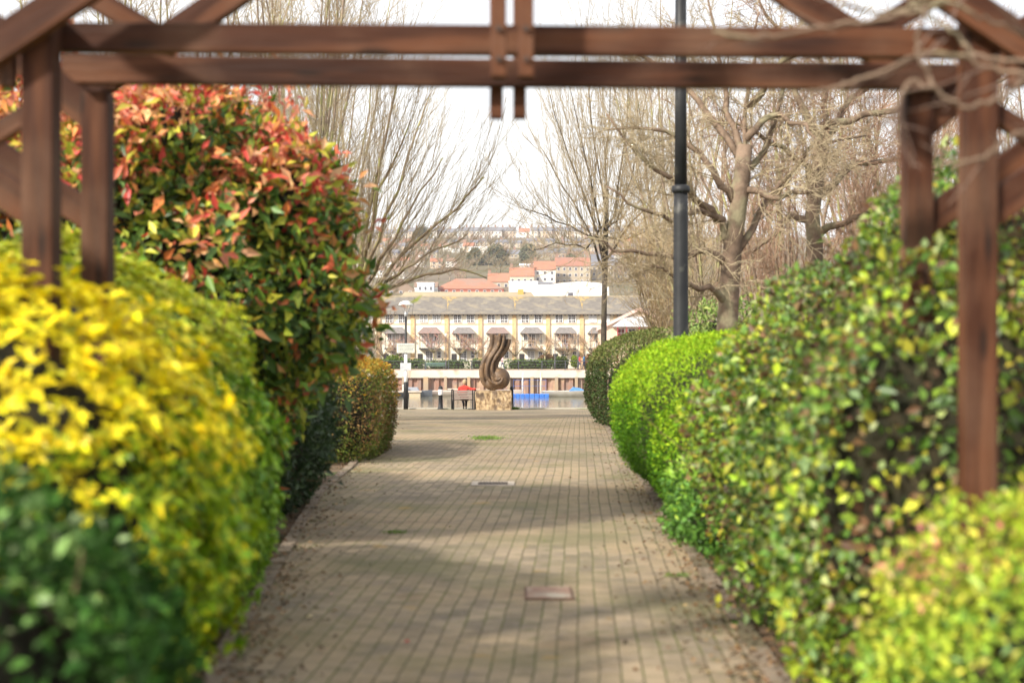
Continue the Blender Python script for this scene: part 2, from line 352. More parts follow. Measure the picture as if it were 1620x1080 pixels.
# ---------------------------------------------------------------- timber pergola over the path
wood_a = mat('stained_timber', (.056, .019, .0085), (.030, .011, .006), .7, 14, .35, 40, stretch=(.09, 1, 1), c3=(.11, .042, .019), s3=9, spec=.2)
wood = wood_a; N = wood.node_tree.nodes; L = wood.node_tree.links; bb = N['Principled BSDF']; src = bb.inputs['Base Color'].links[0].from_socket
t = N.new('ShaderNodeTexCoord'); mp = N.new('ShaderNodeMapping'); mp.inputs['Scale'].default_value = (2.2, 9, 9); L.new(t.outputs['Object'], mp.inputs[0])
vo = N.new('ShaderNodeTexVoronoi'); vo.inputs['Scale'].default_value = 1.2; L.new(mp.outputs[0], vo.inputs['Vector'])           # knots
kr = N.new('ShaderNodeMapRange'); kr.inputs[1].default_value = .10; kr.inputs[2].default_value = .22; kr.inputs[3].default_value = .85; kr.inputs[4].default_value = 0; L.new(vo.outputs['Distance'], kr.inputs[0])
x1 = N.new('ShaderNodeMix'); x1.data_type = 'RGBA'; L.new(kr.outputs[0], x1.inputs[0]); L.new(src, x1.inputs[6]); x1.inputs[7].default_value = (.018, .009, .006, 1)
n1 = N.new('ShaderNodeTexNoise'); n1.inputs['Scale'].default_value = 2.1; n1.inputs['Detail'].default_value = 9; L.new(t.outputs['Object'], n1.inputs['Vector'])
r1_ = N.new('ShaderNodeMapRange'); r1_.inputs[1].default_value = .48; r1_.inputs[2].default_value = .68; r1_.inputs[4].default_value = .55; L.new(n1.outputs[0], r1_.inputs[0])
x2 = N.new('ShaderNodeMix'); x2.data_type = 'RGBA'; L.new(r1_.outputs[0], x2.inputs[0]); L.new(x1.outputs[2], x2.inputs[6]); x2.inputs[7].default_value = (.14, .078, .048, 1); L.new(x2.outputs[2], bb.inputs['Base Color'])
pg = thing('pergola', 'dark brown timber pergola with posts, double beams and pitched rafters over the path', 'pergola', (0, 5.4, 0))
def timber(name, a, b_, wd, ht):
    a = Vector(a)-Vector((0, 5.4, 0)); b_ = Vector(b_)-Vector((0, 5.4, 0)); t_ = (b_-a).normalized(); L_ = (b_-a).length
    up = Vector((0, 0, 1)) if abs(t_.z) < .95 else Vector((0, 1, 0)); sx = up.cross(t_).normalized(); u_ = t_.cross(sx)
    o_ = MB().box((0, 0, 0), (L_, wd, ht)).build(name, wood, pg)
    o_.matrix_local = Matrix.Translation((a+b_)/2) @ Matrix((t_, sx, u_)).transposed().to_4x4(); return bevel(o_, .006)
D1, D2 = 5.0, 5.8
for d, xl, xr, sh in ((D1, -1.672, 1.655, 0), (D2, -1.705, 1.665, 0)):
    for x in (xl, xr):
        timber('post', (x, d+.055, -.05), (x, d+.055, 2.52 if d == D2 else 2.66), .112, .112)
    for x, k in ((xl, -1), (xr, 1)):
        timber('outer_post', (x+k*1.15, d+.055, -.05), (x+k*1.15, d+.055, 2.62), .11, .11)
# beams: the near one bolted behind the near posts, the far one in front of the far posts
timber('beam', (-1.80, D1+.145, 2.592), (1.76, D1+.145, 2.568), .06, .106)
bm_ = MB(); z0 = 2.582; z1 = 2.542; zl = -.064
prof = [(-1.812, 2.654), (1.80, 2.615), (1.80, 2.545), (1.74, 2.516), (-1.76, 2.540), (-1.812, 2.59)]
bevel(bm_.prism(prof, D2-.075-5.4, D2-.012-5.4).build('beam', wood, pg), .004)
for d, cx in ((D1-.04, .0), (D2+.03, -.018)):
    for x in (-.046+cx, .049+cx): timber('king_post', (x, d, 2.41), (x, d, 3.78), .054, .06)
for d, cx in ((D1-.05, 0), (D2+.12, 0)):
    for k in (-1, 1):
        timber('rafter', (k*1.86, d, 2.475), (k*.02, d, 3.70), .055, .12)
for d in (D1-.1, ):
    for k in (-1, 1): timber('eaves_block', (k*1.775, d+.1, 2.385), (k*1.775, d+.1, 2.60), .058, .06)
for k, d in ((-1, D1), (1, D1), (-1, D2), (1, D2)):
    x = k*1.69; zz = 1.98 if d == D1 else 2.01
    timber('strut', (x, d+.06, zz-.03), (x+k*1.15, d+.06, zz+.75), .06, .12)
    if d == D2: timber('strut', (x, d+.06, 2.40), (x+k*.55, d+.06, 2.86), .06, .14)
    else: timber('strut', (x, d+.062, 2.32), (x+k*1.15, d+.062, 1.62), .05, .07)
for k in (-1, 1): timber('wind_brace', (k*1.88, 5.4, 2.97), (k*1.28, 5.45, 2.62), .05, .085)
timber('ridge_beam', (0, 4.6, 3.72), (0, 6.3, 3.72), .06, .12)
for k in (-1, 1): timber('side_beam', (k*2.8, 4.7, 2.66), (k*2.8, 6.2, 2.66), .07, .12)

bolt_m = mat('bolt_steel', (.05, .045, .04), (.12, .07, .05), .5, 30, metal=.6)
for d, xs in ((D1-.006, (-1.69, -1.65, 1.64, 1.68)), ):
    for i, x in enumerate(xs): MB().tube([(x, d-5.4, 2.56+.03*(i % 2)), (x, d-5.4-.014, 2.56+.03*(i % 2))], .012, 8).build('bolt', bolt_m, pg)
for x in (-.046, .049):
    for z in (2.575, 2.47): MB().tube([(x, D1-.07-5.4, z), (x, D1-.085-5.4, z)], .011, 8).build('bolt', bolt_m, pg)
# ---------------------------------------------------------------- shrubs and hedges beside the path
def sun_shade_tint(hi, lo, thr=.35, soft=.25, zc=None):  # yellowing of exposed leaves, plus sun and shade put into leaf colour by facing
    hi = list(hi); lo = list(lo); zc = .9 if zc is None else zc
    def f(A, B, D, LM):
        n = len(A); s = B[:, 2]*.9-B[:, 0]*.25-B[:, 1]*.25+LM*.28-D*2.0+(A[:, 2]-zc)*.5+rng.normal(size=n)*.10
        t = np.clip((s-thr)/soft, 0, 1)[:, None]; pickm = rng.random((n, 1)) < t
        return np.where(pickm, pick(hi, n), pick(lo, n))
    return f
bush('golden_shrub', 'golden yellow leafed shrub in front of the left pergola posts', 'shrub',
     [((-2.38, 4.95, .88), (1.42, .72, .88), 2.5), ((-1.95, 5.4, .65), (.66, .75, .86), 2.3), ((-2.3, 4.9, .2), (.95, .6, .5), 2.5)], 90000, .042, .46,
     sun_shade_tint([(.86, .70, .01), (.80, .68, .015), (.86, .74, .03), (.68, .64, .015)], [(.24, .40, .015), (.36, .50, .02), (.13, .26, .015), (.52, .55, .02)], -.16, .55),
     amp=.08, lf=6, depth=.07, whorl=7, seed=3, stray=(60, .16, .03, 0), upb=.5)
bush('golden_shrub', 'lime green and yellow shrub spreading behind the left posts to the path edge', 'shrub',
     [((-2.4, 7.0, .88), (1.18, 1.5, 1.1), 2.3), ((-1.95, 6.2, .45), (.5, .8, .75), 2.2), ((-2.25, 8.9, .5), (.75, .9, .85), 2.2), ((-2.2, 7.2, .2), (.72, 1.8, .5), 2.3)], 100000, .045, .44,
     sun_shade_tint([(.55, .58, .03), (.62, .60, .04), (.42, .52, .03)], [(.17, .34, .02), (.24, .42, .03), (.11, .24, .02), (.30, .45, .03)], -.05, .6),
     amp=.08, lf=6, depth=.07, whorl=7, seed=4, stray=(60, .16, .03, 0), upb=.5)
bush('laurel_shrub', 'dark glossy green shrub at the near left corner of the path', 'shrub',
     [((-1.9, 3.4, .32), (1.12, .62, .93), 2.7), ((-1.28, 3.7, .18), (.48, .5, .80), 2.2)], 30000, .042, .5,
     sun_shade_tint([(.20, .34, .10), (.15, .27, .06), (.36, .46, .22)], [(.03, .09, .015), (.05, .13, .02), (.025, .06, .012)], .35, .6),
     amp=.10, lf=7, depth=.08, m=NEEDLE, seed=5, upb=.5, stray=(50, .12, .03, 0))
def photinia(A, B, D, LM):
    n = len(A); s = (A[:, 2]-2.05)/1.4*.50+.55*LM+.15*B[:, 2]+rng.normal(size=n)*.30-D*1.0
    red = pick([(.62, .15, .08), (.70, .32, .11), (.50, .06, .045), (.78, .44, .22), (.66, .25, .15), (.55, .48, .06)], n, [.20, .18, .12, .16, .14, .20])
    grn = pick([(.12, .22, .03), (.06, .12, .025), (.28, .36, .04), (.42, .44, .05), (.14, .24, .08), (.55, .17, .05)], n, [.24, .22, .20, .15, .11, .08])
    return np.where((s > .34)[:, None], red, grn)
ph = bush('red_tip_shrub', 'tall shrub with red and orange new leaves over green, left of the path', 'shrub',
     [((-2.85, 11.1, 1.9), (1.3, 1.5, 1.45), 2.2), ((-1.8, 11.0, 1.85), (.68, .9, .72), 2.0), ((-2.55, 10.8, 2.95), (.85, .9, .55), 2.0), ((-3.7, 11.2, 1.9), (1.1, 1.3, 1.5), 2.2), ((-1.97, 10.9, 2.5), (.76, .8, .68), 2.0), ((-2.75, 11.6, .8), (.75, 1.2, 1.0), 2.3)],
     60000, .10, .42, photinia, amp=.20, lf=2.6, depth=.26, seed=6, upb=.2, kcore=.6, stray=(260, .45, .035, .0))
# spikes of new red shoots above it
def shoots(parent, off, n, f):
    pts = []; ax = []; cs = []; mb = MB()
    for i in range(n):
        p, dr, L_ = f(); p = np.array(p)-off; dr = dr/np.linalg.norm(dr)
        mb.tube([Vector(p), Vector(p+dr*L_*.5+np.array([.01, 0, 0])), Vector(p+dr*L_)], [.006, .004, .002], 3)
        for k in range(12):
            u = .35+.65*k/12; pts.append(p+dr*L_*u); ax.append(dr*.9+rng.normal(size=3)*.7); cs.append(random.choice([(.6, .10, .07), (.66, .18, .10), (.5, .05, .05), (.62, .30, .16)]))
    pts = np.array(pts); ax = unit(np.array(ax)); m_ = len(pts)
    leaves('new_leaves', LEAF, parent, pts, ax, unit(rng.normal(size=(m_, 3))+np.array([0, -1, .5])), rng.uniform(.05, .10, m_), .32, np.array(cs)*rng.uniform(.8, 1.2, (m_, 1)))
    mb.build('twigs', mat('shoot_bark', (.25, .07, .04)), parent)
offp = np.array([-2.75, 11.1, 0])
shoots(ph, offp, 42, lambda: ((rng.uniform(-3.6, -1.5), rng.uniform(10.2, 11.8), 0)+np.array([0, 0, rng.uniform(2.7, 3.35)]), np.array([rng.normal()*.35+.12, rng.normal()*.3, 1.0]), rng.uniform(.3, .6)))
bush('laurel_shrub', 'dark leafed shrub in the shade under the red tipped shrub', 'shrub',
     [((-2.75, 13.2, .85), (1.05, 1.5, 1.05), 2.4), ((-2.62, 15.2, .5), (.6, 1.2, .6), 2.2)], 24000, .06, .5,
     sun_shade_tint([(.10, .17, .05), (.14, .22, .07)], [(.04, .075, .03), (.06, .10, .035), (.03, .06, .02)], .5, .5), stray=(50, .3, .05, .4), amp=.1, lf=4, depth=.15, seed=8)
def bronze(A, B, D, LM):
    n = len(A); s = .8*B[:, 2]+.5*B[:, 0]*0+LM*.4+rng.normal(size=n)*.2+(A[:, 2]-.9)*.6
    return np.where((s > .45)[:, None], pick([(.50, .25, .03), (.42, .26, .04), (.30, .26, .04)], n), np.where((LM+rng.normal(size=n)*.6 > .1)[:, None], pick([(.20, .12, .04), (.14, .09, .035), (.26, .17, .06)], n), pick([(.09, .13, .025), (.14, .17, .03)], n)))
bush('clipped_hedge', 'clipped hedge with bronze and orange top, left of the path', 'hedge', [((-2.72, 20.2, .62), (.98, 2.0, .76), 4.5)], 42000, .036, .5, bronze, amp=.06, lf=3, depth=.10, m=NEEDLE, seed=9, stray=(120, .12, .03, .6))
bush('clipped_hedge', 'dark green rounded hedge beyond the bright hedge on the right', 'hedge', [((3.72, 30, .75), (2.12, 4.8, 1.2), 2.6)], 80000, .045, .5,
     sun_shade_tint([(.14, .17, .045), (.17, .16, .06), (.11, .15, .035)], [(.045, .08, .02), (.035, .06, .016), (.08, .07, .03)], .35, .5), amp=.05, lf=2, depth=.10, m=NEEDLE, seed=10, stray=(160, .14, .03, .3))
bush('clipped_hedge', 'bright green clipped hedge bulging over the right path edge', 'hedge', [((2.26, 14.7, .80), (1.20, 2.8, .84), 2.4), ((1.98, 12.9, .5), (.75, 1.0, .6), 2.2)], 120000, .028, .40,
     sun_shade_tint([(.22, .40, .012), (.27, .44, .02), (.33, .46, .02)], [(.09, .22, .01), (.13, .28, .012), (.05, .13, .008)], .12, .6), amp=.045, lf=4, depth=.09, m=NEEDLE, seed=11, stray=(220, .10, .02, .05))  # darker leaves right and low: the hedge's shaded side put into colour
def ivy(A, B, D, LM):
    n = len(A); l2 = lumps(A, 3.0, 77); l3 = lumps(A, 1.3, 78)
    a = pick([(.12, .23, .035), (.055, .115, .025), (.24, .36, .045), (.18, .26, .10), (.38, .45, .17), (.46, .40, .05)], n, [.26, .22, .20, .14, .11, .07])
    b_ = pick([(.42, .54, .04), (.32, .48, .04), (.52, .56, .06)], n)
    c_ = pick([(.17, .09, .045), (.24, .15, .07), (.11, .06, .035)], n)
    out = np.where((l2+rng.normal(size=n)*.5 > .5)[:, None], b_, a); return np.where((l3+rng.normal(size=n)*.45 < -.30)[:, None], c_, out)
bush('ivy_bank', 'tall bank of mixed ivy and leafy shrub around the right pergola posts', 'ivy',
     [((3.25, 8.4, .9), (2.05, 3.1, 1.28), 2.2), ((2.55, 7.4, 1.6), (.85, 1.0, .86), 2.1), ((3.6, 7.2, 1.7), (.8, 1.0, .9), 2.1), ((1.98, 5.85, .84), (.95, .52, 1.05), 2.8), ((2.85, 6.2, .9), (.95, .75, 1.15), 2.4), ((1.98, 8.0, .5), (.62, 1.8, .85), 2.3)], 150000, .046, .62, ivy, amp=.17, lf=3.2, depth=.24, seed=12, upb=.15, kcore=.68, stray=(420, .32, .05, .55))
bush('low_shrub', 'low fresh green plant at the foot of the bright hedge', 'shrub', [((1.72, 10.9, .22), (.50, 1.3, .52), 2.2)], 15000, .045, .45,
     sun_shade_tint([(.22, .40, .04), (.30, .46, .05)], [(.08, .19, .03), (.12, .26, .04)], .1, .6), amp=.16, lf=6, depth=.12, seed=13, stray=(60, .15, .03, .1))
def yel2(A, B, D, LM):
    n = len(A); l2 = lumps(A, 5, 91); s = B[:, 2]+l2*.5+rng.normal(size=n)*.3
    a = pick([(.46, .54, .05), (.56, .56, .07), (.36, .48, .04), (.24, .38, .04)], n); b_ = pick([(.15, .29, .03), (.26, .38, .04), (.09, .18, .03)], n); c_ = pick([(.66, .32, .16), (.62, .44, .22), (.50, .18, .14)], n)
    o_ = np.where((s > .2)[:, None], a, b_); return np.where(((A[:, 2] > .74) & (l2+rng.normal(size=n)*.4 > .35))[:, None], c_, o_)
bush('golden_shrub', 'yellow green shrub with pinkish tips at the near right corner', 'shrub', [((2.0, 4.1, .36), (1.0, .58, .72), 2.4), ((1.75, 4.55, .2), (.55, .5, .65), 2.2)], 46000, .034, .45, yel2, amp=.12, lf=6, depth=.11, seed=14, upb=.5, stray=(160, .16, .03, .25))

bush('low_shrub', 'low trailing green plants at the right path edge in front of the ivy bank', 'shrub', [((1.62, 5.9, .08), (.34, 1.2, .30), 2.2), ((1.68, 7.6, .08), (.32, 1.1, .34), 2.2)], 12000, .04, .5,
     sun_shade_tint([(.30, .42, .05), (.38, .46, .06)], [(.12, .22, .03), (.20, .30, .05), (.16, .10, .04)], .3, .7), amp=.2, lf=6, depth=.14, seed=15, stray=(60, .15, .03, .3))
# ---------------------------------------------------------------- bare trees
def bark(name, c1, c2, c3=None): return mat(name, c1, c2, .9, 6, .6, 25, c3=c3, s3=2.5)
B_tan = bark('bark_tan', (.36, .28, .19), (.24, .18, .12), (.33, .32, .12))
T_tan = mat('twig_tan', (.44, .37, .24), (.32, .25, .16), .9, 2)
B_grey = bark('bark_grey', (.30, .23, .17), (.17, .13, .095), (.32, .31, .14))
T_red = mat('twig_reddish', (.40, .25, .17), (.30, .20, .13), .9, 2)
T_straw = mat('twig_straw', (.52, .40, .22), (.40, .29, .16), .9, 2)
B_brn = bark('bark_brown', (.24, .17, .12), (.12, .085, .06), (.27, .24, .15))
B_dark = bark('bark_dark', (.05, .042, .036), (.10, .08, .06), (.13, .115, .075))
T_pink = mat('twig_pink', (.48, .26, .22), (.38, .22, .17), .9, .5)
def rv(s=1.): return Vector((random.gauss(0, s), random.gauss(0, s), random.gauss(0, s)))
def poly(p, d, L_, n, wob, up, bend=None):
    pts = [Vector(p)]; d = Vector(d).normalized()
    for i in range(n):
        d = (d+rv(wob)+Vector((0, 0, up))).normalized(); pts.append(pts[-1]+d*(L_/n))
    return pts
def along(pts, t):
    q = t*(len(pts)-1); i = min(int(q), len(pts)-2); u = q-i; return pts[i].lerp(pts[i+1], u), (pts[i+1]-pts[i]).normalized()
def side(d, ang):
    ax = d.cross(rv()).normalized(); return Matrix.Rotation(ang, 3, ax) @ d
def twigs(mb, pts, r, k, L_, lev, wob=.12, up=.06, ang=(.4, .9), t0=.15, n=4, sub=(5, .5), bias=None):
    for i in range(k):
        t = t0+(1-t0)*(i+random.random())/k; p, d = along(pts, t); dd = side(d, random.uniform(*ang))
        if bias is not None: dd = (dd+bias*random.random()).normalized()
        ll = L_*random.uniform(.5, 1.1)*(1.1-.5*t); rr = max(r*(1-.55*t), MINR)
        q = poly(p, dd, ll, n, wob, up); mb.tube(q, [rr*(1-.75*j/n)+.0012 for j in range(n+1)], 4 if rr > .012 else 3, False)
        if lev > 0: twigs(mb, q, rr*.6, sub[0], ll*sub[1], lev-1, wob, up, ang, .15, 3, sub, bias)
MINR = .004
def tree(name, label, base, fork, limbs, trunk_r, bmat, tmat, k1=8, L1=3., r1=.02, lev=1, sub=(5, .5), up=.06, wob=.1, ang=(.3, .8), limb_r=None, group=None, t0=.15, bias=None, jit=.03):
    """limbs: list of point lists starting at the fork (world coordinates)"""
    base = Vector(base); t = thing(name, label, 'tree', base, group); off = base
    tr = MB(); cr_ = MB(); f = [Vector(p)-off for p in fork]
    n = len(f); tr.tube(f, [trunk_r*(1.25 if i == 0 else 1-.35*i/n) for i in range(n)], 12)
    for lb in limbs:
        pts = [Vector(p)-off for p in lb]; fine = []
        for i in range(len(pts)-1):
            for s in range(3): fine.append(pts[i].lerp(pts[i+1], s/3)+(rv(jit) if (i or s) else Vector()))
        fine.append(pts[-1]); m_ = len(fine); R0 = (limb_r or trunk_r*.5)
        tr.tube(fine, [max(R0*(1-.82*i/m_), .006) for i in range(m_)], 7)
        twigs(cr_, fine, max(r1, .006), k1, L1, lev, wob, up, ang, t0, 5, sub, bias)
    tr.build('trunk', bmat, t, True); cr_.build('crown', tmat, t, True); return t
def fan(base_p, cx_list, d, n, dd=.8):
    return [[base_p]+[P(x, y, d+random.uniform(-dd, dd)) for x, y in pts] for pts in cx_list]
# left pollard, a fan of long straight shoots
MINR = .0045
fk = P(560, 488, 37.5)
L_l = fan(fk, [[(588, 470), (612, 448), (640, 425), (690, 395), (740, 370)], [(585, 440), (610, 400), (650, 330), (700, 250)], [(570, 430), (590, 350), (600, 250)], [(560, 420), (550, 330), (540, 200)],
    [(540, 430), (500, 350), (470, 230)], [(590, 455), (640, 400), (720, 330), (765, 280)], [(580, 420), (630, 300), (680, 150)], [(520, 440), (440, 380), (380, 280)], [(600, 462), (655, 440), (720, 425), (770, 440)],
    [(570, 400), (610, 220), (640, 60)], [(540, 400), (500, 220), (450, 80)], [(575, 430), (600, 300), (650, 190)]], 37.5, 0, 1.6)
tree('bare_tree', 'bare pollarded tree with a fan of upright shoots left of the water view', Vector((P(548, 0, 37.5).x, 37.5, g(37.5))), [Vector((P(548, 0, 37.5).x, 37.5, g(37.5)-.1)), P(552, 540, 37.5), fk], L_l, .22, B_tan, T_tan, k1=19, L1=4.8, r1=.012, lev=1, sub=(12, .34), up=.13, wob=.055, ang=(.2, .6), limb_r=.07, bias=Vector((.28, 0, .42)))
# right pollard
fk = P(960, 300, 45)
L_r = fan(fk, [[(930, 360), (890, 300), (860, 240)], [(945, 340), (925, 240), (900, 130)], [(958, 330), (962, 200), (965, 60)], [(975, 350), (1005, 250), (1030, 120)], [(985, 370), (1040, 310), (1075, 220)], [(935, 375), (880, 350), (830, 330)], [(955, 330), (935, 180), (920, 40)], [(970, 340), (990, 200), (1000, 60)], [(985, 380), (1040, 360), (1090, 330)], [(940, 350), (900, 250), (870, 150)], [(930, 390), (880, 385), (845, 395)]], 45, 0, 1.6)
L_r = [[P(957, random.uniform(330, 450), 45)]+q[1:] for q in L_r]
tree('bare_tree', 'slender bare tree with dark trunk and fan of shoots right of the water view', Vector((P(955, 0, 45).x, 45, g(45))), [Vector((P(955, 0, 45).x, 45, g(45)-.1)), P(955, 540, 45), P(956, 470, 45), P(958, 400, 45), fk], L_r, .10, B_dark, T_tan, k1=23, L1=4.4, r1=.014, lev=1, sub=(12, .36), up=.12, wob=.06, ang=(.2, .7), limb_r=.042, bias=Vector((-.05, 0, .5)))
# gnarled tree behind the lamp post
MINR = .0035
d = 21.
L_g = [[P(x, y, d+dy) for x, y, dy in q] for q in [
 [(1160, 400, 0), (1140, 350, -.1), (1110, 330, -.4), (1060, 345, -.6), (1010, 330, -.8), (960, 295, -1)], [(1160, 380, 0), (1170, 300, .1), (1175, 220, .1), (1190, 120, .2), (1200, 20, .2)],
 [(1165, 400, 0), (1200, 340, .2), (1250, 270, .4), (1290, 225, .4), (1370, 215, .5)], [(1165, 330, 0), (1130, 270, -.2), (1090, 220, -.2), (1030, 200, -.3), (960, 205, -.3)], [(1175, 240, 0), (1150, 180, .3), (1140, 90, .5), (1120, 0, .6)],
 [(1180, 220, 0), (1220, 180, 0), (1270, 195, -.2), (1300, 230, -.4)], [(1150, 420, 0), (1110, 400, -.3), (1060, 410, -.5), (1000, 405, -.8), (930, 375, -1)], [(1160, 300, 0), (1210, 240, .3), (1240, 150, .5), (1250, 40, .6)], [(1135, 350, -.1), (1090, 300, -.5), (1040, 270, -.8), (960, 180, -1)],
 [(1150, 480, 0), (1120, 455, -.4), (1075, 445, -.6), (1030, 420, -.8)], [(1180, 300, 0), (1230, 310, -.5), (1300, 300, -.8)], [(1185, 170, 0), (1240, 100, -.5), (1330, 60, -.8)], [(1170, 250, 0), (1100, 150, .6), (1040, 100, .8), (960, 60, 1)]]]
tree('bare_tree', 'gnarled bare tree with thick pale trunk behind the black lamp post', Vector((P(1152, 0, d).x, d, g(d))), [Vector((P(1150, 0, d).x, d, g(d)-.1)), P(1150, 520, d), P(1155, 440, d), P(1160, 380, d), P(1172, 300, d), P(1178, 230, d)], L_g, .17, B_brn, T_tan, k1=17, L1=1.45, r1=.013, lev=2, sub=(6, .58), up=.03, wob=.17, ang=(.4, 1.2), limb_r=.062)
d = 22.5
L_g = [[P(x, y, d+dy) for x, y, dy in q] for q in [[(1290, 330, 0), (1275, 260, 0), (1220, 220, -.3), (1150, 190, -.5)], [(1292, 300, 0), (1310, 200, 0), (1300, 110, 0), (1290, 20, 0)], [(1292, 310, 0), (1350, 260, .3), (1420, 250, .5), (1480, 270, .5)], [(1290, 250, 0), (1330, 180, .4), (1390, 120, .6), (1440, 40, .8)],
 [(1290, 350, 0), (1250, 340, .4), (1215, 380, .5), (1190, 400, .6)], [(1300, 220, 0), (1260, 150, .2), (1240, 60, .3), (1200, 0, .3)], [(1295, 370, 0), (1350, 340, -.3), (1400, 330, -.5)], [(1300, 200, 0), (1370, 180, -.4), (1500, 160, -.6), (1600, 120, -.8)]]]
tree('bare_tree', 'leaning bare tree with dark mossy trunk above the ivy bank', Vector((P(1282, 0, d).x, d, g(d))), [Vector((P(1280, 0, d).x, d, g(d)-.1)), P(1283, 480, d), P(1290, 400, d), P(1285, 340, d), P(1300, 230, d)], L_g, .15, B_brn, T_red, k1=19, L1=1.5, r1=.012, lev=2, sub=(6, .58), up=.03, wob=.16, ang=(.4, 1.2), limb_r=.07)
# thicket behind: many-stemmed bare trees
MINR = .005
def thick(x, y, h, spread, tm, label, stems=9, name='bare_tree', k=10, L1=1.8, lev=1, sub=(6, .5), base_r=.05, group=None):
    b0 = Vector((x, y, g(y))); lb = []
    for i in range(stems):
        a = 2*math.pi*i/stems+random.random(); s = spread*random.uniform(.3, 1)
        lb.append([b0+Vector((0, 0, h*.07)), b0+Vector((math.cos(a)*s*.35, math.sin(a)*s*.35, h*.35)), b0+Vector((math.cos(a)*s*.8, math.sin(a)*s*.8, h*.7)), b0+Vector((math.cos(a)*s, math.sin(a)*s, h*random.uniform(.85, 1.05)))])
    return tree(name, label, b0, [b0-Vector((0, 0, .1)), b0+Vector((0, 0, h*.04)), b0+Vector((0, 0, h*.09))], lb, base_r*2, B_grey, tm, k1=k, L1=L1, r1=.012, lev=lev, sub=sub, up=.08, wob=.09, ang=(.3, .9), limb_r=base_r, t0=.15)
GR = 'many stemmed bare trees of the thicket on the right'
for x, y, h, s, tm, lab in ((5.6, 29, 7.2, 2.6, T_red, 'reddish bare tree just right of the gnarled trunk, nearest the water view'), (8.2, 30, 7.6, 2.8, T_tan, 'tan bare tree behind the far right pergola post'), (7.0, 26, 5.2, 2.0, T_red, 'shorter reddish bare tree low behind the leaning dark trunk'),
        (10.0, 27, 7.2, 2.6, T_red, 'reddish bare tree showing between the two right pergola posts'), (12.2, 29, 7.5, 2.8, T_tan, 'tan bare tree at the far right beyond the pergola'), (5.0, 36, 9.0, 2.6, T_tan, 'tall tan bare tree behind the crown of the gnarled tree'), (9.2, 36, 9.5, 3.2, T_red, 'tall reddish bare tree at the back of the thicket'), (6.6, 33, 6.0, 2.6, T_red, 'broad low reddish tree at the middle of the thicket')):
    thick(x, y, h, s, tm, lab, stems=12, k=18, L1=1.9, sub=(10, .5))
thick(4.6, 40, 5.4, 2.0, T_straw, 'straw coloured many stemmed shrub left of the gnarled trunk', stems=40, name='bare_shrub', k=16, L1=1.7, sub=(5, .5), base_r=.02)['category'] = 'shrub'
thick(-7.6, 30, 10.5, 3.2, T_tan, 'bare tree behind the red tipped shrub at far left', k=26, stems=14, L1=2.6, sub=(12, .45))
thick(-5.0, 33, 11.5, 2.6, T_tan, 'bare tree rising behind the middle of the red tipped shrub', k=26, stems=14, L1=2.6, sub=(12, .45))
thick(-6.3, 46, 14, 2.6, T_tan, 'tall fine twigged bare tree behind the left pollarded one', k=26, stems=14, L1=3.0, sub=(12, .45))
thick(5.8, 52, 15, 3.0, T_tan, 'tall fine twigged bare tree behind the slender dark trunk', k=24, stems=14, L1=3.0, sub=(12, .45))
MINR = .004
thick(-3.6, 29, 2.3, 1.4, mat('twig_dark', (.16, .11, .08), (.23, .16, .10)), 'low dark twiggy shrub behind the bronze hedge', stems=14, name='bare_shrub', k=10, L1=.7, sub=(5, .5), base_r=.014)['category'] = 'shrub'
# evergreen shrub at the foot of the gnarled tree
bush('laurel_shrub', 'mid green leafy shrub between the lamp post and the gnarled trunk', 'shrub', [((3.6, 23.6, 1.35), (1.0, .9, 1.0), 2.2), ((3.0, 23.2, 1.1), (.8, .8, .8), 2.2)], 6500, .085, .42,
     sun_shade_tint([(.20, .30, .07), (.28, .36, .10)], [(.06, .13, .03), (.10, .19, .04)], .3, .6), amp=.16, lf=3, depth=.25, seed=21, kcore=.6)
# young tree whose twigs hang into the top right, in front of the pergola
MINR = .0022
d = 4.2
L_n = [[P(x, y, d+dy) for x, y, dy in q] for q in [
 [(1700, 140, 0), (1640, 120, 0), (1590, 150, 0), (1530, 168, 0), (1490, 150, 0), (1465, 110, 0), (1452, 60, 0), (1470, 10, 0)], [(1700, 140, 0), (1640, 70, .1), (1560, 30, .1), (1480, 0, .1), (1400, 20, .2), (1330, 5, .2)],
 [(1480, 140, 0), (1440, 130, 0), (1420, 165, 0), (1395, 200, 0)], [(1640, 120, 0), (1580, 110, .1), (1480, 80, .1), (1400, 110, .1), (1330, 135, .1), (1270, 150, .1)], [(1700, 140, 0), (1650, 200, 0), (1600, 215, 0), (1550, 250, 0), (1480, 262, 0)], [(1500, 5, .1), (1400, 30, .1), (1300, 45, .1), (1200, 60, .1), (1130, 50, .1)],
 [(1640, 90, 0), (1560, 95, .1), (1500, 45, .2), (1440, 10, .2)]]]
def smooth_v(q, n=3):
    out = []
    for i in range(len(q)-1):
        a, b_, c_, e = q[max(i-1, 0)], q[i], q[i+1], q[min(i+2, len(q)-1)]
        for k in range(n):
            t = k/n; out.append(.5*((2*b_)+(-a+c_)*t+(2*a-5*b_+4*c_-e)*t*t+(-a+3*b_-3*c_+e)*t**3))
    return out+[q[-1]]
T_dk = mat('twig_brown', (.20, .13, .10), (.13, .09, .07))
L_n = [smooth_v(q) for q in L_n]
b0 = Vector((2.05, 4.2, 0)); fkk = [b0, Vector((1.98, 4.25, 1.0)), Vector((1.86, 4.22, 1.8)), P(1700, 140, d)]
tree('young_tree', 'young bare tree whose thin twigs hang across the right end of the pergola', b0, fkk, L_n, .03, B_brn, T_dk, k1=4, L1=.28, r1=.003, lev=1, sub=(2, .5), up=.0, wob=.08, ang=(.4, .9), limb_r=.008, jit=.004)
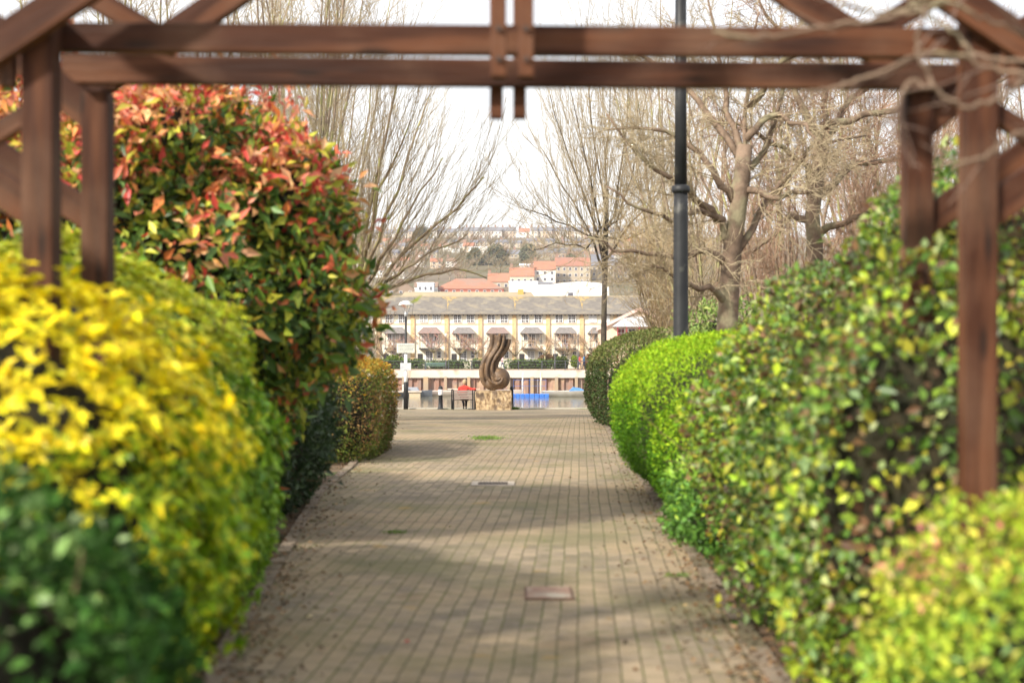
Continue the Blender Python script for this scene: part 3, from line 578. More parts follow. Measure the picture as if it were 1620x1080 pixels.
# ---------------------------------------------------------------- on the near quay
blk = mat('black_paint', (.014, .015, .017), (.026, .027, .028), .5, 3, .15, 9, spec=.3, c3=(.05, .05, .045), s3=5, lo3=.6, hi3=.68)
wht = mat('white_paint', (.78, .78, .76), (.62, .62, .60), .5, 4)
steel = mat('galvanised_steel', (.45, .46, .47), (.36, .37, .38), .4, 8, metal=.6)
def S(px, d): return (px-810)/F*d
# tall black lamp post beside the gnarled tree
d = 17.0; x = S(1077, d); lp = thing('lamp_post', 'tall black lamp post rising behind the bright green hedge', 'lamp post', (x, d, g(d)))
zc = E+(555-302)/F*d
MB().lathe((0, 0, -.05), [(.11, 0), (.11, 1.1), (.10, 1.16), (.092, 1.2), (.086, zc-.25), (.083, zc+.04)], 24).build('base_column', blk, lp, True)
MB().lathe((0, 0, 0), [(.07, zc-.03), (.108, zc-.02), (.112, zc+.01), (.108, zc+.05), (.08, zc+.07)], 24).build('collar', blk, lp, True)
MB().lathe((0, 0, 0), [(.075, zc+.05), (.068, zc+1.2), (.064, 6.6)], 24).build('column', blk, lp, True)
MB().lathe((0, 0, 6.55), [(.04, 0), (.06, .08), (.22, .12), (.26, .3), (.24, .42), (.05, .55)], 24).build('lantern', blk, lp, True)
# lamp post with signs on the quay
d = 65.6; z0 = g(d); x = S(642, d)
def hz_(py, dd=65.6): return E-(py-HY)/F*dd
ql = thing('lamp_post', 'slim quayside lamp post with white dish lamp and two notices', 'lamp post', (x, d, z0))
MB().lathe((0, 0, 0), [(.11, 0), (.11, hz_(606)-z0), (.075, hz_(603)-z0), (.07, hz_(560)-z0), (.055, hz_(550)-z0), (.05, hz_(497)-z0)], 14).build('column', blk, ql, True)
MB().lathe((0, 0, 0), [(.085, hz_(612)-z0), (.085, hz_(592)-z0), (.078, hz_(591)-z0), (.078, hz_(560)-z0)], 14).build('white_wrap', wht, ql, True)
mb = MB()
for a in range(4): mb.tube([(0, 0, hz_(499)-z0), (.12*math.cos(a*1.571+.4), .12*math.sin(a*1.571+.4), hz_(493)-z0), (.26*math.cos(a*1.571+.4), .26*math.sin(a*1.571+.4), hz_(482)-z0)], .014, 5)
mb.lathe((0, 0, hz_(497)-z0), [(.07, -.1), (.09, 0), (.07, .1)], 10); mb.build('lamp_bracket', steel, ql)
MB().lathe((0, 0, hz_(482.5)-z0), [(.33, -.02), (.34, 0), (.33, .03), (.25, .13), (.12, .19), (.01, .21)], 20).build('lamp_dish', wht, ql, True)
sgm = mat('notice_board', (.66, .68, .60), (.55, .57, .50), .6, 6)
sb = MB().box((0, -.10, hz_(550.5)-z0), (.82, .02, .44)).build('notice', sgm, ql)
ink = mat('dark_lettering', (.12, .13, .16)); mb = MB()
for i in range(6):
    u = -.34
    while u < .33:
        l_ = random.uniform(.03, .09); mb.box((u+l_/2, -.116, hz_(550.5)-z0+.155-i*.062), (l_, .006, .018)); u += l_+.025
mb.build('lettering', ink, sb)
MB().box((0, -.10, hz_(579.5)-z0), (.50, .02, .34)).build('notice', mat('grey_notice', (.50, .52, .54), (.36, .38, .42), .6, 5), ql)
# bollards
def bollard(x, d, h, r, band, label):
    t = thing('bollard', label, 'bollard', (x, d, g(d)), None)
    MB().lathe((0, 0, 0), [(r*1.5, 0), (r*1.5, .04), (r*1.15, .06), (r, .3), (r*.9, h-.14), (r*1.05, h-.13), (r*1.05, h-.07), (r*.8, h-.05), (r*.75, h-.02), (r*.3, h)], 16).build('post', blk, t, True)
    if band: MB().lathe((0, 0, 0), [(r*1.0, h-.42), (r*1.02, h-.41), (r*.98, h-.17), (r*.9, h-.16)], 16).build('white_band', wht, t, True)
bollard(S(697, 65.7), 65.7, 1.08, .10, True, 'black bollard with white band between the notice post and the bench')
bollard(S(809.5, 65.3), 65.3, 1.06, .085, False, 'plain black bollard beside the right side of the stone plinth')
d = 65.9
rl = thing('rail', 'pale timber top rail on black posts along the quay behind the bench', 'railing', (S(732, d), d, g(d)))
for px in (715.5, 752): MB().lathe((S(px, d)-S(732, d), 0, 0), [(.055, 0), (.055, .9), (.06, .91), (.02, .95)], 10).build('post', blk, rl, True)
MB().beam((S(708, d)-S(732, d), 0, .93), (S(759, d)-S(732, d), 0, .93), .06, .06).build('top_rail', mat('pale_rail', (.62, .48, .40), (.7, .6, .52), .7, 3), rl)
# bench, seen from behind
d = 64.9; bx = S(732.5, d); slat = mat('weathered_slats', (.30, .24, .21), (.22, .18, .16), .85, 4, .4, 40, stretch=(.2, 1, 3))
be = thing('park_bench', 'weathered timber bench facing the water', 'bench', (bx, d, g(d)))
for i in range(4): bevel(MB().box((0, 0-.02*i, .52+i*.105), (.98, .03, .085)).build('back_slat', slat, be), .004)
for i in range(4): bevel(MB().box((0, .12+.11*i, .44), (.98, .09, .03)).build('seat_slat', slat, be), .004)
for k in (-1, 1):
    mb = MB(); mb.beam((k*.44, .02, 0), (k*.44, .0, .46), .05, .05); mb.beam((k*.44, .0, .44), (k*.44, -.07, .9), .045, .045); mb.beam((k*.44, .46, 0), (k*.44, .46, .44), .05, .05); mb.beam((k*.44, .02, .405), (k*.44, .5, .405), .04, .04)
    bevel(mb.build('frame', blk, be), .004)
# ---- people
skin = mat('skin', (.62, .40, .30), (.55, .33, .25), .55, 6); hairg = mat('fair_hair', (.46, .36, .22), (.30, .22, .13), .8, 18, .4, 60)
def skinned(name, verts, edges, rad, m, parent, sub=2):
    me = bpy.data.meshes.new(name); me.from_pydata([tuple(v) for v in verts], edges, []); me.materials.append(m)
    ob = bpy.data.objects.new(name, me); C.objects.link(ob); ob.parent = parent
    sk = ob.modifiers.new('skin', 'SKIN'); sk.use_smooth_shade = True
    for i, r in enumerate(rad): me.skin_vertices[0].data[i].radius = (r, r) if not hasattr(r, '__len__') else r
    me.skin_vertices[0].data[0].use_root = True
    s_ = ob.modifiers.new('subdivision', 'SUBSURF'); s_.levels = s_.render_levels = sub; return ob
def chain(V, Ed, Rr, start, pts):
    prev = start
    for p, r in pts: V.append(p); Rr.append(r); Ed.append((prev, len(V)-1)); prev = len(V)-1
    return prev
def head(parent, c, face, hair_m, hr=1.0, long=False):
    """a head with brow, nose, mouth and ears, built as one mesh; face is a unit vector"""
    bm = bmesh.new(); bmesh.ops.create_icosphere(bm, subdivisions=3, radius=1)
    fx = Vector(face).normalized(); sx = fx.cross(Vector((0, 0, 1))).normalized(); up = sx.cross(fx)
    for v in bm.verts:
        a, s_, u = v.co.x, v.co.y, v.co.z
        jaw = 1-.28*max(0, -u)**1.3; x = a*.098; y = s_*.076*jaw; z = u*.118
        if a > .5:
            x -= .006*math.exp(-((u-.12)/.12)**2)*(1 if abs(abs(s_)-.38) < .2 else 0)
            x += .024*math.exp(-(s_/.13)**2)*math.exp(-((u+.15)/.2)**2)
            x += .006*math.exp(-(s_/.3)**2)*math.exp(-((u+.45)/.07)**2)
        if abs(s_) > .9 and abs(u) < .3: y *= 1.14
        v.co = fx*x+sx*y+up*z
    me = bpy.data.meshes.new('head'); bm.to_mesh(me); bm.free(); me.shade_smooth(); me.materials.append(skin)
    h = bpy.data.objects.new('head', me); C.objects.link(h); h.parent = parent; h.location = c
    bm = bmesh.new(); bmesh.ops.create_icosphere(bm, subdivisions=3, radius=1)
    for v in bm.verts:
        a, s_, u = v.co.x, v.co.y, v.co.z; k = 1.0
        if a > .3: k = .72 if u < .45 else 1
        n_ = 1+.05*noise.noise(v.co*5)
        v.co = (fx*(a*.112*k-.012)+sx*(s_*.092)+up*((u*.128+.012) if (u > 0 or not long) else u*.20))*n_*hr
    me = bpy.data.meshes.new('hair'); bm.to_mesh(me); bm.free(); me.shade_smooth(); me.materials.append(hair_m)
    o_ = bpy.data.objects.new('hair', me); C.objects.link(o_); o_.parent = h
def hand(V, Ed, Rr, w, dr, r=.03):
    """palm, four fingers and a thumb growing from wrist vertex w"""
    p = V[w]; dr = Vector(dr).normalized(); sx = dr.cross(Vector((0, 0, 1))); sx = sx.normalized() if sx.length > .1 else Vector((1, 0, 0))
    palm = chain(V, Ed, Rr, w, [(p+dr*.05, (.035, .018))])
    for i, L_ in enumerate((.07, .08, .075, .06)):
        o0 = V[palm]+sx*(-.027+.018*i)+dr*.03
        chain(V, Ed, Rr, palm, [(o0, .010), (o0+dr*L_*.5+Vector((0, 0, -.006)), .009), (o0+dr*L_+Vector((0, 0, -.022)), .007)])
    t0 = V[palm]-sx*.035-dr*.01; chain(V, Ed, Rr, palm, [(t0, .011), (t0+dr*.035-sx*.015, .009)])
# seated person in red
coat = mat('red_coat', (.58, .05, .03), (.44, .03, .025), .8, 7, .3, 30); trou = mat('dark_trousers', (.03, .025, .03))
sp = thing('person', 'person in a red coat sitting on the bench with one arm along its back', 'person', (bx+.03, d+.24, g(d+.24)))
bz = Vector((0, 0, 0)); V = [Vector((0, .02, .54))]; Rr = [(.19, .14)]; Ed = []
ch = chain(V, Ed, Rr, 0, [(Vector((0, -.04, .68)), (.17, .12)), (Vector((.0, -.06, .86)), (.20, .13)), (Vector((.01, -.03, 1.0)), (.16, .10)), (Vector((.03, .02, 1.09)), .065)])
ls = chain(V, Ed, Rr, 3, [(Vector((-.19, -.02, .98)), .075), (Vector((-.27, .04, .74)), .062), (Vector((-.15, .26, .66)), .05)])
rs = chain(V, Ed, Rr, 3, [(Vector((.21, -.03, .98)), .08), (Vector((.38, -.12, .92)), .066), (Vector((.56, -.20, .94)), .055)])
skinned('coat', V, Ed, Rr, coat, sp)
V2 = [V[ls]]; E2 = []; R2 = [.03]; chain(V2, E2, R2, 0, [(Vector((-.10, .30, .64)), .028)]); hand(V2, E2, R2, 1, (.8, .6, 0)); skinned('hand', V2, E2, R2, skin, sp, 1)
V2 = [V[rs]]; E2 = []; R2 = [.03]; chain(V2, E2, R2, 0, [(Vector((.61, -.20, .945)), .028)]); hand(V2, E2, R2, 1, (1, 0, -.1)); skinned('hand', V2, E2, R2, skin, sp, 1)
V = [Vector((0, .03, .52))]; Rr = [(.17, .12)]; Ed = []
for k in (-1, 1):
    a = chain(V, Ed, Rr, 0, [(Vector((k*.09, .12, .51)), .095), (Vector((k*.10, .47, .50)), .075), (Vector((k*.06+.03, .48, .28)), .058), (Vector((k*.05+.03, .46, .09)), .045)])
skinned('trousers', V, Ed, Rr, trou, sp)
for k in (-1, 1):
    V = [Vector((k*.05+.03, .45, .07))]; Ed = []; Rr = [.045]; chain(V, Ed, Rr, 0, [(Vector((k*.06+.03, .52, .045)), .042), (Vector((k*.07+.03, .62, .035)), .033)]); skinned('shoe', V, Ed, Rr, blk, sp, 1)
head(sp, (.05, .05, 1.24), (.55, .8, -.25), hairg, 1.08)
# walkers on the far promenade
def walker(px, dd, label, top, leg, face, hair_m, h=1.7, stride=.22, bag=None, zb=None):
    t = thing('person', label, 'person', (S(px, dd), dd, FZ+.004)); k = h/1.72; fx = Vector(face); fx.z = 0; fx.normalize(); sx = fx.cross(Vector((0, 0, 1))); sc_ = lambda a, s_, u: (fx*a+sx*s_+Vector((0, 0, u)))*k
    V = [sc_(0, 0, .93)]; Ed = []; Rr = [(.16*k, .11*k)]
    chain(V, Ed, Rr, 0, [(sc_(.01, 0, 1.12), (.15*k, .11*k)), (sc_(.02, 0, 1.30), (.18*k, .12*k)), (sc_(.01, 0, 1.42), (.14*k, .09*k)), (sc_(.02, 0, 1.50), .055*k)])
    w_ = []
    for q in (-1, 1): w_.append(chain(V, Ed, Rr, 3, [(sc_(0, q*.19, 1.40), .06*k), (sc_(-.04*q, q*.25, 1.12), .048*k), (sc_(.12-.1*q, q*.24, .90), .038*k)]))
    skinned('jacket', V, Ed, Rr, top, t, 1)
    for q, i in zip((-1, 1), w_):
        V2 = [V[i]]; E2 = []; R2 = [.025]; chain(V2, E2, R2, 0, [(V[i]+Vector((0, 0, -.04)), .024)]); hand(V2, E2, R2, 1, (fx.x*.3, fx.y*.3, -1)); skinned('hand', V2, E2, R2, skin, t, 1)
    V = [sc_(0, 0, .92)]; Ed = []; Rr = [(.14*k, .11*k)]
    for q in (-1, 1): chain(V, Ed, Rr, 0, [(sc_(.02*q, q*.09, .82), .09*k), (sc_(stride*.6*q+.03, q*.09, .48), .062*k), (sc_(stride*q-.04, q*.09, .10), .045*k)])
    skinned('trousers', V, Ed, Rr, leg, t, 1)
    for q in (-1, 1):
        V = [sc_(stride*q-.05, q*.09, .07)]; Ed = []; Rr = [.045]; chain(V, Ed, Rr, 0, [(sc_(stride*q+.13, q*.10, .045), .035)]); skinned('shoe', V, Ed, Rr, blk, t, 1)
    head(t, sc_(.03, 0, 1.63), fx, hair_m)
dh = mat('dark_hair', (.05, .035, .025))
walker(917, 175.5, 'walker in a red top nearest the lime shrub on the far promenade', mat('red_top', (.60, .06, .07)), mat('dark_jeans', (.05, .06, .10)), (1, 0, 0), dh, 1.78)
walker(924, 176.3, 'walker in a blue jacket beside the one in red on the far promenade', mat('blue_jacket', (.06, .20, .42)), mat('navy_trousers', (.03, .04, .09)), (-1, .2, 0), dh, 1.84)
walker(795, 175.4, 'walker in a pale pink top just right of the sculpture', mat('pink_top', (.75, .42, .45)), mat('denim_trousers', (.08, .11, .2)), (-1, -.2, 0), hairg, 1.7)
# ---- sculpture on its plinth
d = 64.4; gx = S(781, d); z0 = g(d)
stone = mat('plinth_stone', (.46, .34, .20), (.20, .13, .07), .9, 5, 1.0, 9, stretch=(1.3, 1.3, .9), lo=.45, hi=.62, c3=(.14, .10, .07), s3=2.2)
pl = MB(); nx = 14; hw, hd, hh = .79, .74, .87
bm = bmesh.new(); bmesh.ops.create_cube(bm, size=1); bmesh.ops.subdivide_edges(bm, edges=bm.edges, cuts=13, use_grid_fill=True)
for v in bm.verts:
    v.co = Vector((v.co.x*2*hw, v.co.y*2*hd, (v.co.z+.5)*hh)); q = v.co*2.6
    if v.co.z < hh-.001:
        k = .05*noise.noise(q)+.035*noise.noise(q*2.7); dn = Vector((v.co.x/hw, v.co.y/hd, 0)); v.co += Vector((dn.x if abs(dn.x) > .98 else 0, dn.y if abs(dn.y) > .98 else 0, 0))*k
me = bpy.data.meshes.new('plinth'); bm.to_mesh(me); bm.free(); me.materials.append(stone)
plo = bpy.data.objects.new('stone_plinth', me); C.objects.link(plo); plo.location = (gx, d, z0); tag(plo, 'rough hewn square stone plinth under the carved sculpture', 'plinth')
bronze_m = mat('carved_timber', (.12, .072, .037), (.065, .04, .023), .55, 2.5, .4, 14, stretch=(1, 1, 1), c3=(.17, .105, .055), s3=3.5, spec=.4)
def cp(x, y, dy=0): return Vector(((x-282)/245, dy, (762-y)/245))
strands = [([(268, 132), (262, 250), (230, 345), (180, 430), (152, 520), (152, 600), (176, 672), (232, 722), (300, 738)], .125, -.06),
 ([(352, 132), (340, 235), (302, 325), (248, 405), (214, 490), (208, 575), (228, 640), (280, 690), (350, 690), (388, 650), (384, 610)], .078, -.30),
 ([(398, 140), (388, 240), (352, 325), (304, 398), (272, 465), (262, 540), (284, 592), (326, 612), (362, 594)], .070, -.30),
 ([(452, 192), (438, 262), (400, 335), (350, 392), (316, 450), (308, 510), (340, 550)], .11, -.10)]
mb = MB()
def smooth_pts(pts, n=5):
    out = []
    for i in range(len(pts)-1):
        p0 = pts[max(i-1, 0)]; p1 = pts[i]; p2 = pts[i+1]; p3 = pts[min(i+2, len(pts)-1)]
        for k in range(n):
            t = k/n; out.append(.5*((2*p1)+(-p0+p2)*t+(2*p0-5*p1+4*p2-p3)*t*t+(-p0+3*p1-3*p2+p3)*t**3))
    return out+[pts[-1]]
for pts, r, dy in strands:
    for side_ in (1, -1):
        q = smooth_pts([cp(x, y, dy*side_) for x, y in pts]); mb.tube(q, [r*(1 if i > 2 else .92) for i in range(len(q))], 14)
core_ = smooth_pts([cp(x, y) for x, y in [(350, 150), (340, 250), (308, 330), (255, 420), (235, 510), (262, 600), (300, 650)]]); mb.tube(core_, [.25]*len(core_), 16)
for xo, rr in ((-42, .15), (38, .15)):
    q = smooth_pts([cp(x+xo, y, .02) for x, y in [(350, 150), (340, 250), (300, 335), (240, 425), (212, 510), (225, 590), (275, 660)]]); mb.tube(q, [rr]*len(q), 12)
for arc, rr in (([(238, 640), (270, 672), (318, 688), (366, 664), (382, 622)], .05), ([(262, 592), (288, 632), (330, 644), (362, 622)], .04)):
    q = smooth_pts([cp(x, y, -.40) for x, y in arc]); mb.tube(q, [rr*(.5+.5*math.sin(math.pi*i/(len(q)-1))) for i in range(len(q))], 10)
def ell(mb, c, r, nu=28, nv=16):
    vs = [(c[0]+r[0]*math.sin(math.pi*j/nv)*math.cos(2*math.pi*i/nu), c[1]+r[1]*math.sin(math.pi*j/nv)*math.sin(2*math.pi*i/nu), c[2]+r[2]*math.cos(math.pi*j/nv)) for j in range(1, nv) for i in range(nu)]
    k = len(vs); vs += [(c[0], c[1], c[2]+r[2]), (c[0], c[1], c[2]-r[2])]
    fs = [(j*nu+i, j*nu+(i+1) % nu, (j+1)*nu+(i+1) % nu, (j+1)*nu+i) for j in range(nv-2) for i in range(nu)]
    fs += [(k, (i+1) % nu, i) for i in range(nu)]+[(k+1, (nv-2)*nu+i, (nv-2)*nu+(i+1) % nu) for i in range(nu)]
    return mb.add(vs, fs)
c_ = cp(350, 628); ell(mb, (c_.x, 0, c_.z), (.47, .40, .49)); c_ = cp(290, 690); ell(mb, (c_.x, 0, c_.z), (.42, .30, .27))
stt = mb.build('sculpture', bronze_m, None, True, (gx, d, z0+.868)); tag(stt, 'tall fluted brown carved sculpture curling into a ball on the stone plinth', 'sculpture')
rm = stt.modifiers.new('remesh', 'REMESH'); rm.mode = 'VOXEL'; rm.voxel_size = .022; rm.use_smooth_shade = True
sm = stt.modifiers.new('smooth', 'SMOOTH'); sm.iterations = 3; sm.factor = .5
# ---- drains, leaves and weeds in the paving
grm = mat('cast_iron', (.06, .05, .045), (.10, .075, .055), .7, 12, metal=.3); gfm = mat('drain_surround', (.40, .35, .29), (.30, .26, .22), .9, 8)
dr = thing('drain_grate', 'small dark iron drain grate with pale surround in mid path', 'drain', (S(780, 15.6), 15.6, g(15.6)))
mb = MB()
for a, b_ in (((-.2, 0), (.07, .34)), ((.2, 0), (.07, .34)), ((0, .2), (.47, .06)), ((0, -.2), (.47, .06))): mb.box((a[0], a[1], .006), (b_[0], b_[1], .012))
mb.build('surround', gfm, dr)
mb = MB()
for i in range(9): mb.box((-.136+i*.034, 0, .008), (.018, .33, .014))
mb.box((0, 0, .003), (.32, .33, .004)); mb.build('grate', grm, dr)
dr = thing('access_cover', 'worn reddish brick filled access cover in the near path', 'access cover', (S(868, 8.55), 8.55, g(8.55)))
bevel(MB().box((0, 0, .004), (.29, .42, .012)).build('frame', mat('rusty_frame', (.22, .13, .09), (.14, .09, .06), .8, 14), dr), .003)
MB().box((0, 0, .008), (.255, .385, .012)).build('infill', mat('cover_brick', (.36, .25, .19), (.26, .15, .11), .9, 9, .5, 40, c3=(.44, .38, .30), s3=4), dr)
def one_leaf(px, py, size, col, label):
    dd = (E)*F/(py-HY); n = 1
    o_ = leaves('fallen_leaf', LEAF, None, np.array([[0, 0, 0.]]), np.array([[random.gauss(0, 1), random.gauss(0, 1), .1]]), np.array([[.2, -.2, 1.]]), np.array([size]), .6, np.array([col]), .3)
    o_.location = (S(px, dd), dd, g(dd)+.012); tag(o_, label, 'fallen leaf')
one_leaf(649, 1018, .035, (.60, .03, .03), 'small bright red fallen leaf on the near path')
one_leaf(497, 979, .05, (.72, .60, .36), 'pale cream fallen leaf left of the red one')
one_leaf(521, 943, .04, (.50, .30, .26), 'dull pink fallen leaf near the left path edge')
one_leaf(889, 1013, .03, (.10, .07, .05), 'dark brown fallen leaf in the near path')
def tuft(name, px, py, n, sx_, sy_, h, label, cols=((.14, .26, .04), (.22, .34, .06), (.10, .18, .03))):
    dd = py
    t_ = np.stack([rng.normal(size=n)*sx_, rng.normal(size=n)*sy_, np.zeros(n)], 1); ax = unit(np.stack([rng.normal(size=n)*.5, rng.normal(size=n)*.5, np.ones(n)], 1))
    o_ = leaves(name, LEAF, None, t_, ax, unit(rng.normal(size=(n, 3))), rng.uniform(.5, 1.1, n)*h, .18, pick(list(cols), n)); o_.location = (px, dd, g(dd)+.003); tag(o_, label, 'grass tuft'); return o_
tuft('grass_tuft', S(768, 23.6), 23.6, 420, .14, .22, .06, 'bright green grass tuft growing in the far middle of the path')
tuft('grass_tuft', S(625, 11.4), 11.4, 200, .05, .03, .03, 'small green tuft in a paving joint left of the path middle')
tuft('grass_tuft', S(1072, 9.2), 9.2, 120, .04, .03, .03, 'tiny green tuft beside the litter at the right path edge')
tuft('grass_tuft', S(815, 65.0), 64.9, 300, .08, .05, .14, 'green weeds at the foot of the plain black bollard')
n = 5000; yy_ = rng.uniform(7, 24, n); lft = rng.random(n) < .6; xx_ = np.where(lft, np.array([lerp_tab(PL, q) for q in yy_])+.1+rng.exponential(.18, n), np.array([lerp_tab(PR, q) for q in yy_])-.05-rng.exponential(.12, n))
cl = lumps(np.stack([xx_, yy_, 0*yy_], 1), 3, 5) > .15; xx_, yy_ = xx_[cl], yy_[cl]; n = len(xx_); gz = np.array([g(q) for q in yy_])+.001
o_ = leaves('edge_weeds', LEAF, None, np.stack([xx_, yy_, gz], 1), unit(np.stack([rng.normal(size=n)*.8, rng.normal(size=n)*.8, np.ones(n)*.7], 1)), unit(rng.normal(size=(n, 3))), rng.uniform(.008, .022, n), .4, pick([(.14, .2, .04), (.10, .15, .03), (.24, .24, .06)], n))
tag(o_, 'low moss and weeds growing along the paving edges', 'weeds', kind='stuff')
# ---------------------------------------------------------------- boats and pontoons at the far quay
def SZ(py, dd): return E-(py-HY)/F*dd
d = 168.; pt = thing('pontoon', 'long pale floating walkway moored at the far left', 'pontoon', (S(618, d), d, WZ))
mb = MB().box((0, 0, .62), (7.4, 2.0, .16)); mb.build('deck', mat('pontoon_deck', (.55, .47, .38), (.42, .36, .30), .8, 2), pt)
for x in (-2.9, -1.2, 2.9): MB().box((x, 0, .24), (1.3, 1.7, .6)).build('float', mat('pontoon_float', (.55, .42, .26), (.45, .38, .28), .7, 2), pt)
MB().lathe((1.6, -.6, .7), [(.14, 0), (.14, .55), (.2, .6), (.05, .8)], 10).build('mooring_post', wht, pt)
def boat(name, label, px, dd, L_, B_, H_, hull_m, deck_m, cabin=None, canopy=None, rz=0):
    t = thing(name, label, 'boat', (S(px, dd), dd, WZ), None, rz); mb = MB(); n = 9; k = 5
    for i in range(n):
        u = i/(n-1); x = -L_/2+L_*u; wv = B_/2*(1-max(0, (u-.5)/.5)**2.3)*(.85+.15*min(1, u*4)); sh = H_*(.85+.3*max(0, u-.4))
        for j in range(k): a = math.pi*j/(k-1); mb.v.append((x, -wv*math.cos(a), -.15+ (sh+.15)*(1-math.sin(a)**.6) if 0 < j < k-1 else sh))
    for i in range(n-1):
        for j in range(k-1): mb.f.append((i*k+j, (i+1)*k+j, (i+1)*k+j+1, i*k+j+1))
    mb.f.append(tuple(range(k))); mb.build('hull', hull_m, t, True)
    mb = MB(); vs = []
    for i in range(n):
        u = i/(n-1); x = -L_/2+L_*u; wv = B_/2*(1-max(0, (u-.5)/.5)**2.3)*.92; sh = H_*(.85+.3*max(0, u-.4))-.06; vs += [(x, -wv, sh), (x, wv, sh)]
    mb.add(vs, [(2*i, 2*i+1, 2*i+3, 2*i+2) for i in range(n-1)]).build('deck', deck_m, t)
    if cabin: bevel(MB().prism([(-L_*.2, H_*.8), (L_*.15, H_*.8), (L_*.08, H_*.8+cabin[0]), (-L_*.2, H_*.8+cabin[0])], -B_*.3, B_*.3).build('cabin', cabin[1], t), .03)
    if canopy: MB().prism([(-L_*.05, H_*.8), (L_*.22, H_*.8), (L_*.14, H_*.8+.35), (L_*.02, H_*.8+.5)], -B_*.35, B_*.35).build('cover', canopy, t)
    return t
boat('boat', 'small grey blue boat beside the pale pontoon at far left', 656, 168.5, 4.2, 1.7, .75, mat('grey_hull', (.16, .18, .22), (.25, .27, .30), .5, 2), mat('dark_deck', (.09, .10, .13)), (.5, mat('grey_cabin', (.30, .32, .36))))
boat('boat', 'white open boat with blue cover moored right of the blue pontoon', 905, 168, 7.5, 2.2, .8, mat('white_hull', (.66, .63, .58), (.55, .5, .44), .4, 1), mat('cream_deck', (.6, .55, .48)), None, mat('blue_cover', (.08, .22, .50), (.12, .3, .6), .7, 3))
boat('boat', 'long low white boat moored behind the bench', 745, 170.5, 12., 2.2, .75, mat('pale_hull', (.70, .62, .55), (.6, .5, .45), .5, 1), mat('pale_deck', (.62, .55, .5)), None, None)
bp_ = thing('pontoon', 'bright blue modular floating pontoon right of the sculpture', 'pontoon', (S(838, 166), 166, WZ)); blue = mat('blue_plastic', (.03, .13, .48), (.05, .18, .56), .45, 3)
for i in range(8): bevel(MB().box((-1.95+i*.56, 0, .17), (.53, 1.6, .46)).build('float', blue, bp_), .06)
rk = thing('railing', 'thin blue and white handrail standing on the blue pontoon', 'railing', (S(838, 166.5), 166.5, WZ+.40))
for i in range(5): MB().tube([(-1.9+i*.95, 0, 0), (-1.9+i*.95, 0, 1.7)], .014, 6).build('post', wht if i % 2 else blue, rk)
for z in (.9, 1.6): MB().tube([(-1.9, 0, z), (1.9, 0, z)], .014, 6).build('rail', blue, rk)
for px, lab in ((827, 'white mooring pole behind the blue pontoon'), (856, 'cream mooring pole at the right end of the blue pontoon')):
    o_ = MB().lathe((0, 0, 0), [(.13 if px > 840 else .08, -.5), (.13 if px > 840 else .08, 2.7), (.05, 2.85)], 10).build('mooring_pole', wht if px < 840 else mat('cream_paint', (.66, .55, .40)), None, True, (S(px, 167.3), 167.3, WZ)); tag(o_, lab, 'pole')
# ---------------------------------------------------------------- far promenade furniture
rail_m = mat('dark_rail', (.05, .055, .065), (.09, .09, .10), .5, 3)
rg = thing('railing', 'dark metal railing running along the far quay', 'railing', (0, FQ+.6, FZ))
for i, x in enumerate(np.arange(-22, 20, 2.85)): MB().box((x, 0, .55), (.11, .09, 1.12)).build('post', rail_m, rg)
for z in (.35, .7, 1.08): MB().box((-1, 0, z), (44, .035, .035 if z < 1 else .06)).build('rail', rail_m, rg)
for px, top, lab in ((705.5, 527, 'thin dark lamp post left of the sculpture on the far promenade'), (878, 522, 'thin dark lamp post behind the railing right of the sculpture'), (914.5, 524, 'thin dark lamp post next to the lime shrub across the water')):
    dd = 176.5; h = SZ(top, dd)-FZ; t = thing('lamp_post', lab, 'lamp post', (S(px, dd), dd, FZ))
    MB().lathe((0, 0, 0), [(.1, 0), (.1, .9), (.06, 1), (.045, h-.5)], 8).build('column', rail_m, t, True); MB().lathe((0, 0, h-.5), [(.05, 0), (.16, .12), (.18, .35), (.05, .5)], 10).build('lantern', mat('lantern_glass', (.55, .5, .45)), t, True)
HG = ((.07, .13, .03), (.10, .17, .04), (.05, .09, .025))
def greenf(pal, hi): return sun_shade_tint(hi, pal, .4, .5)
for i, (x0, x1, y0, y1) in enumerate(((575, 672, 569, 583), (672, 742, 571, 583), (745, 766, 569, 583), (797, 880, 570, 584))):
    dd = 180.; xa, xb = S(x0, dd), S(x1, dd); zt = SZ(y0, dd); zb = FZ
    bush('low_hedge', ['long green hedge at far left across the water', 'green hedge behind the lamp post left of the sculpture', 'short green hedge just left of the sculpture', 'green clipped hedge right of the sculpture across the water'][i], 'hedge',
         [(((xa+xb)/2, dd, (zt+zb)/2), ((xb-xa)/2, .7, (zt-zb)/2+.05), 6)], int(2200*(xb-xa)/6), .16, .6, greenf([(.07, .12, .03), (.10, .16, .04)], [(.16, .24, .05), (.2, .28, .06)]), amp=.03, lf=2, depth=.12, m=NEEDLE, seed=30+i, zmin=-5)
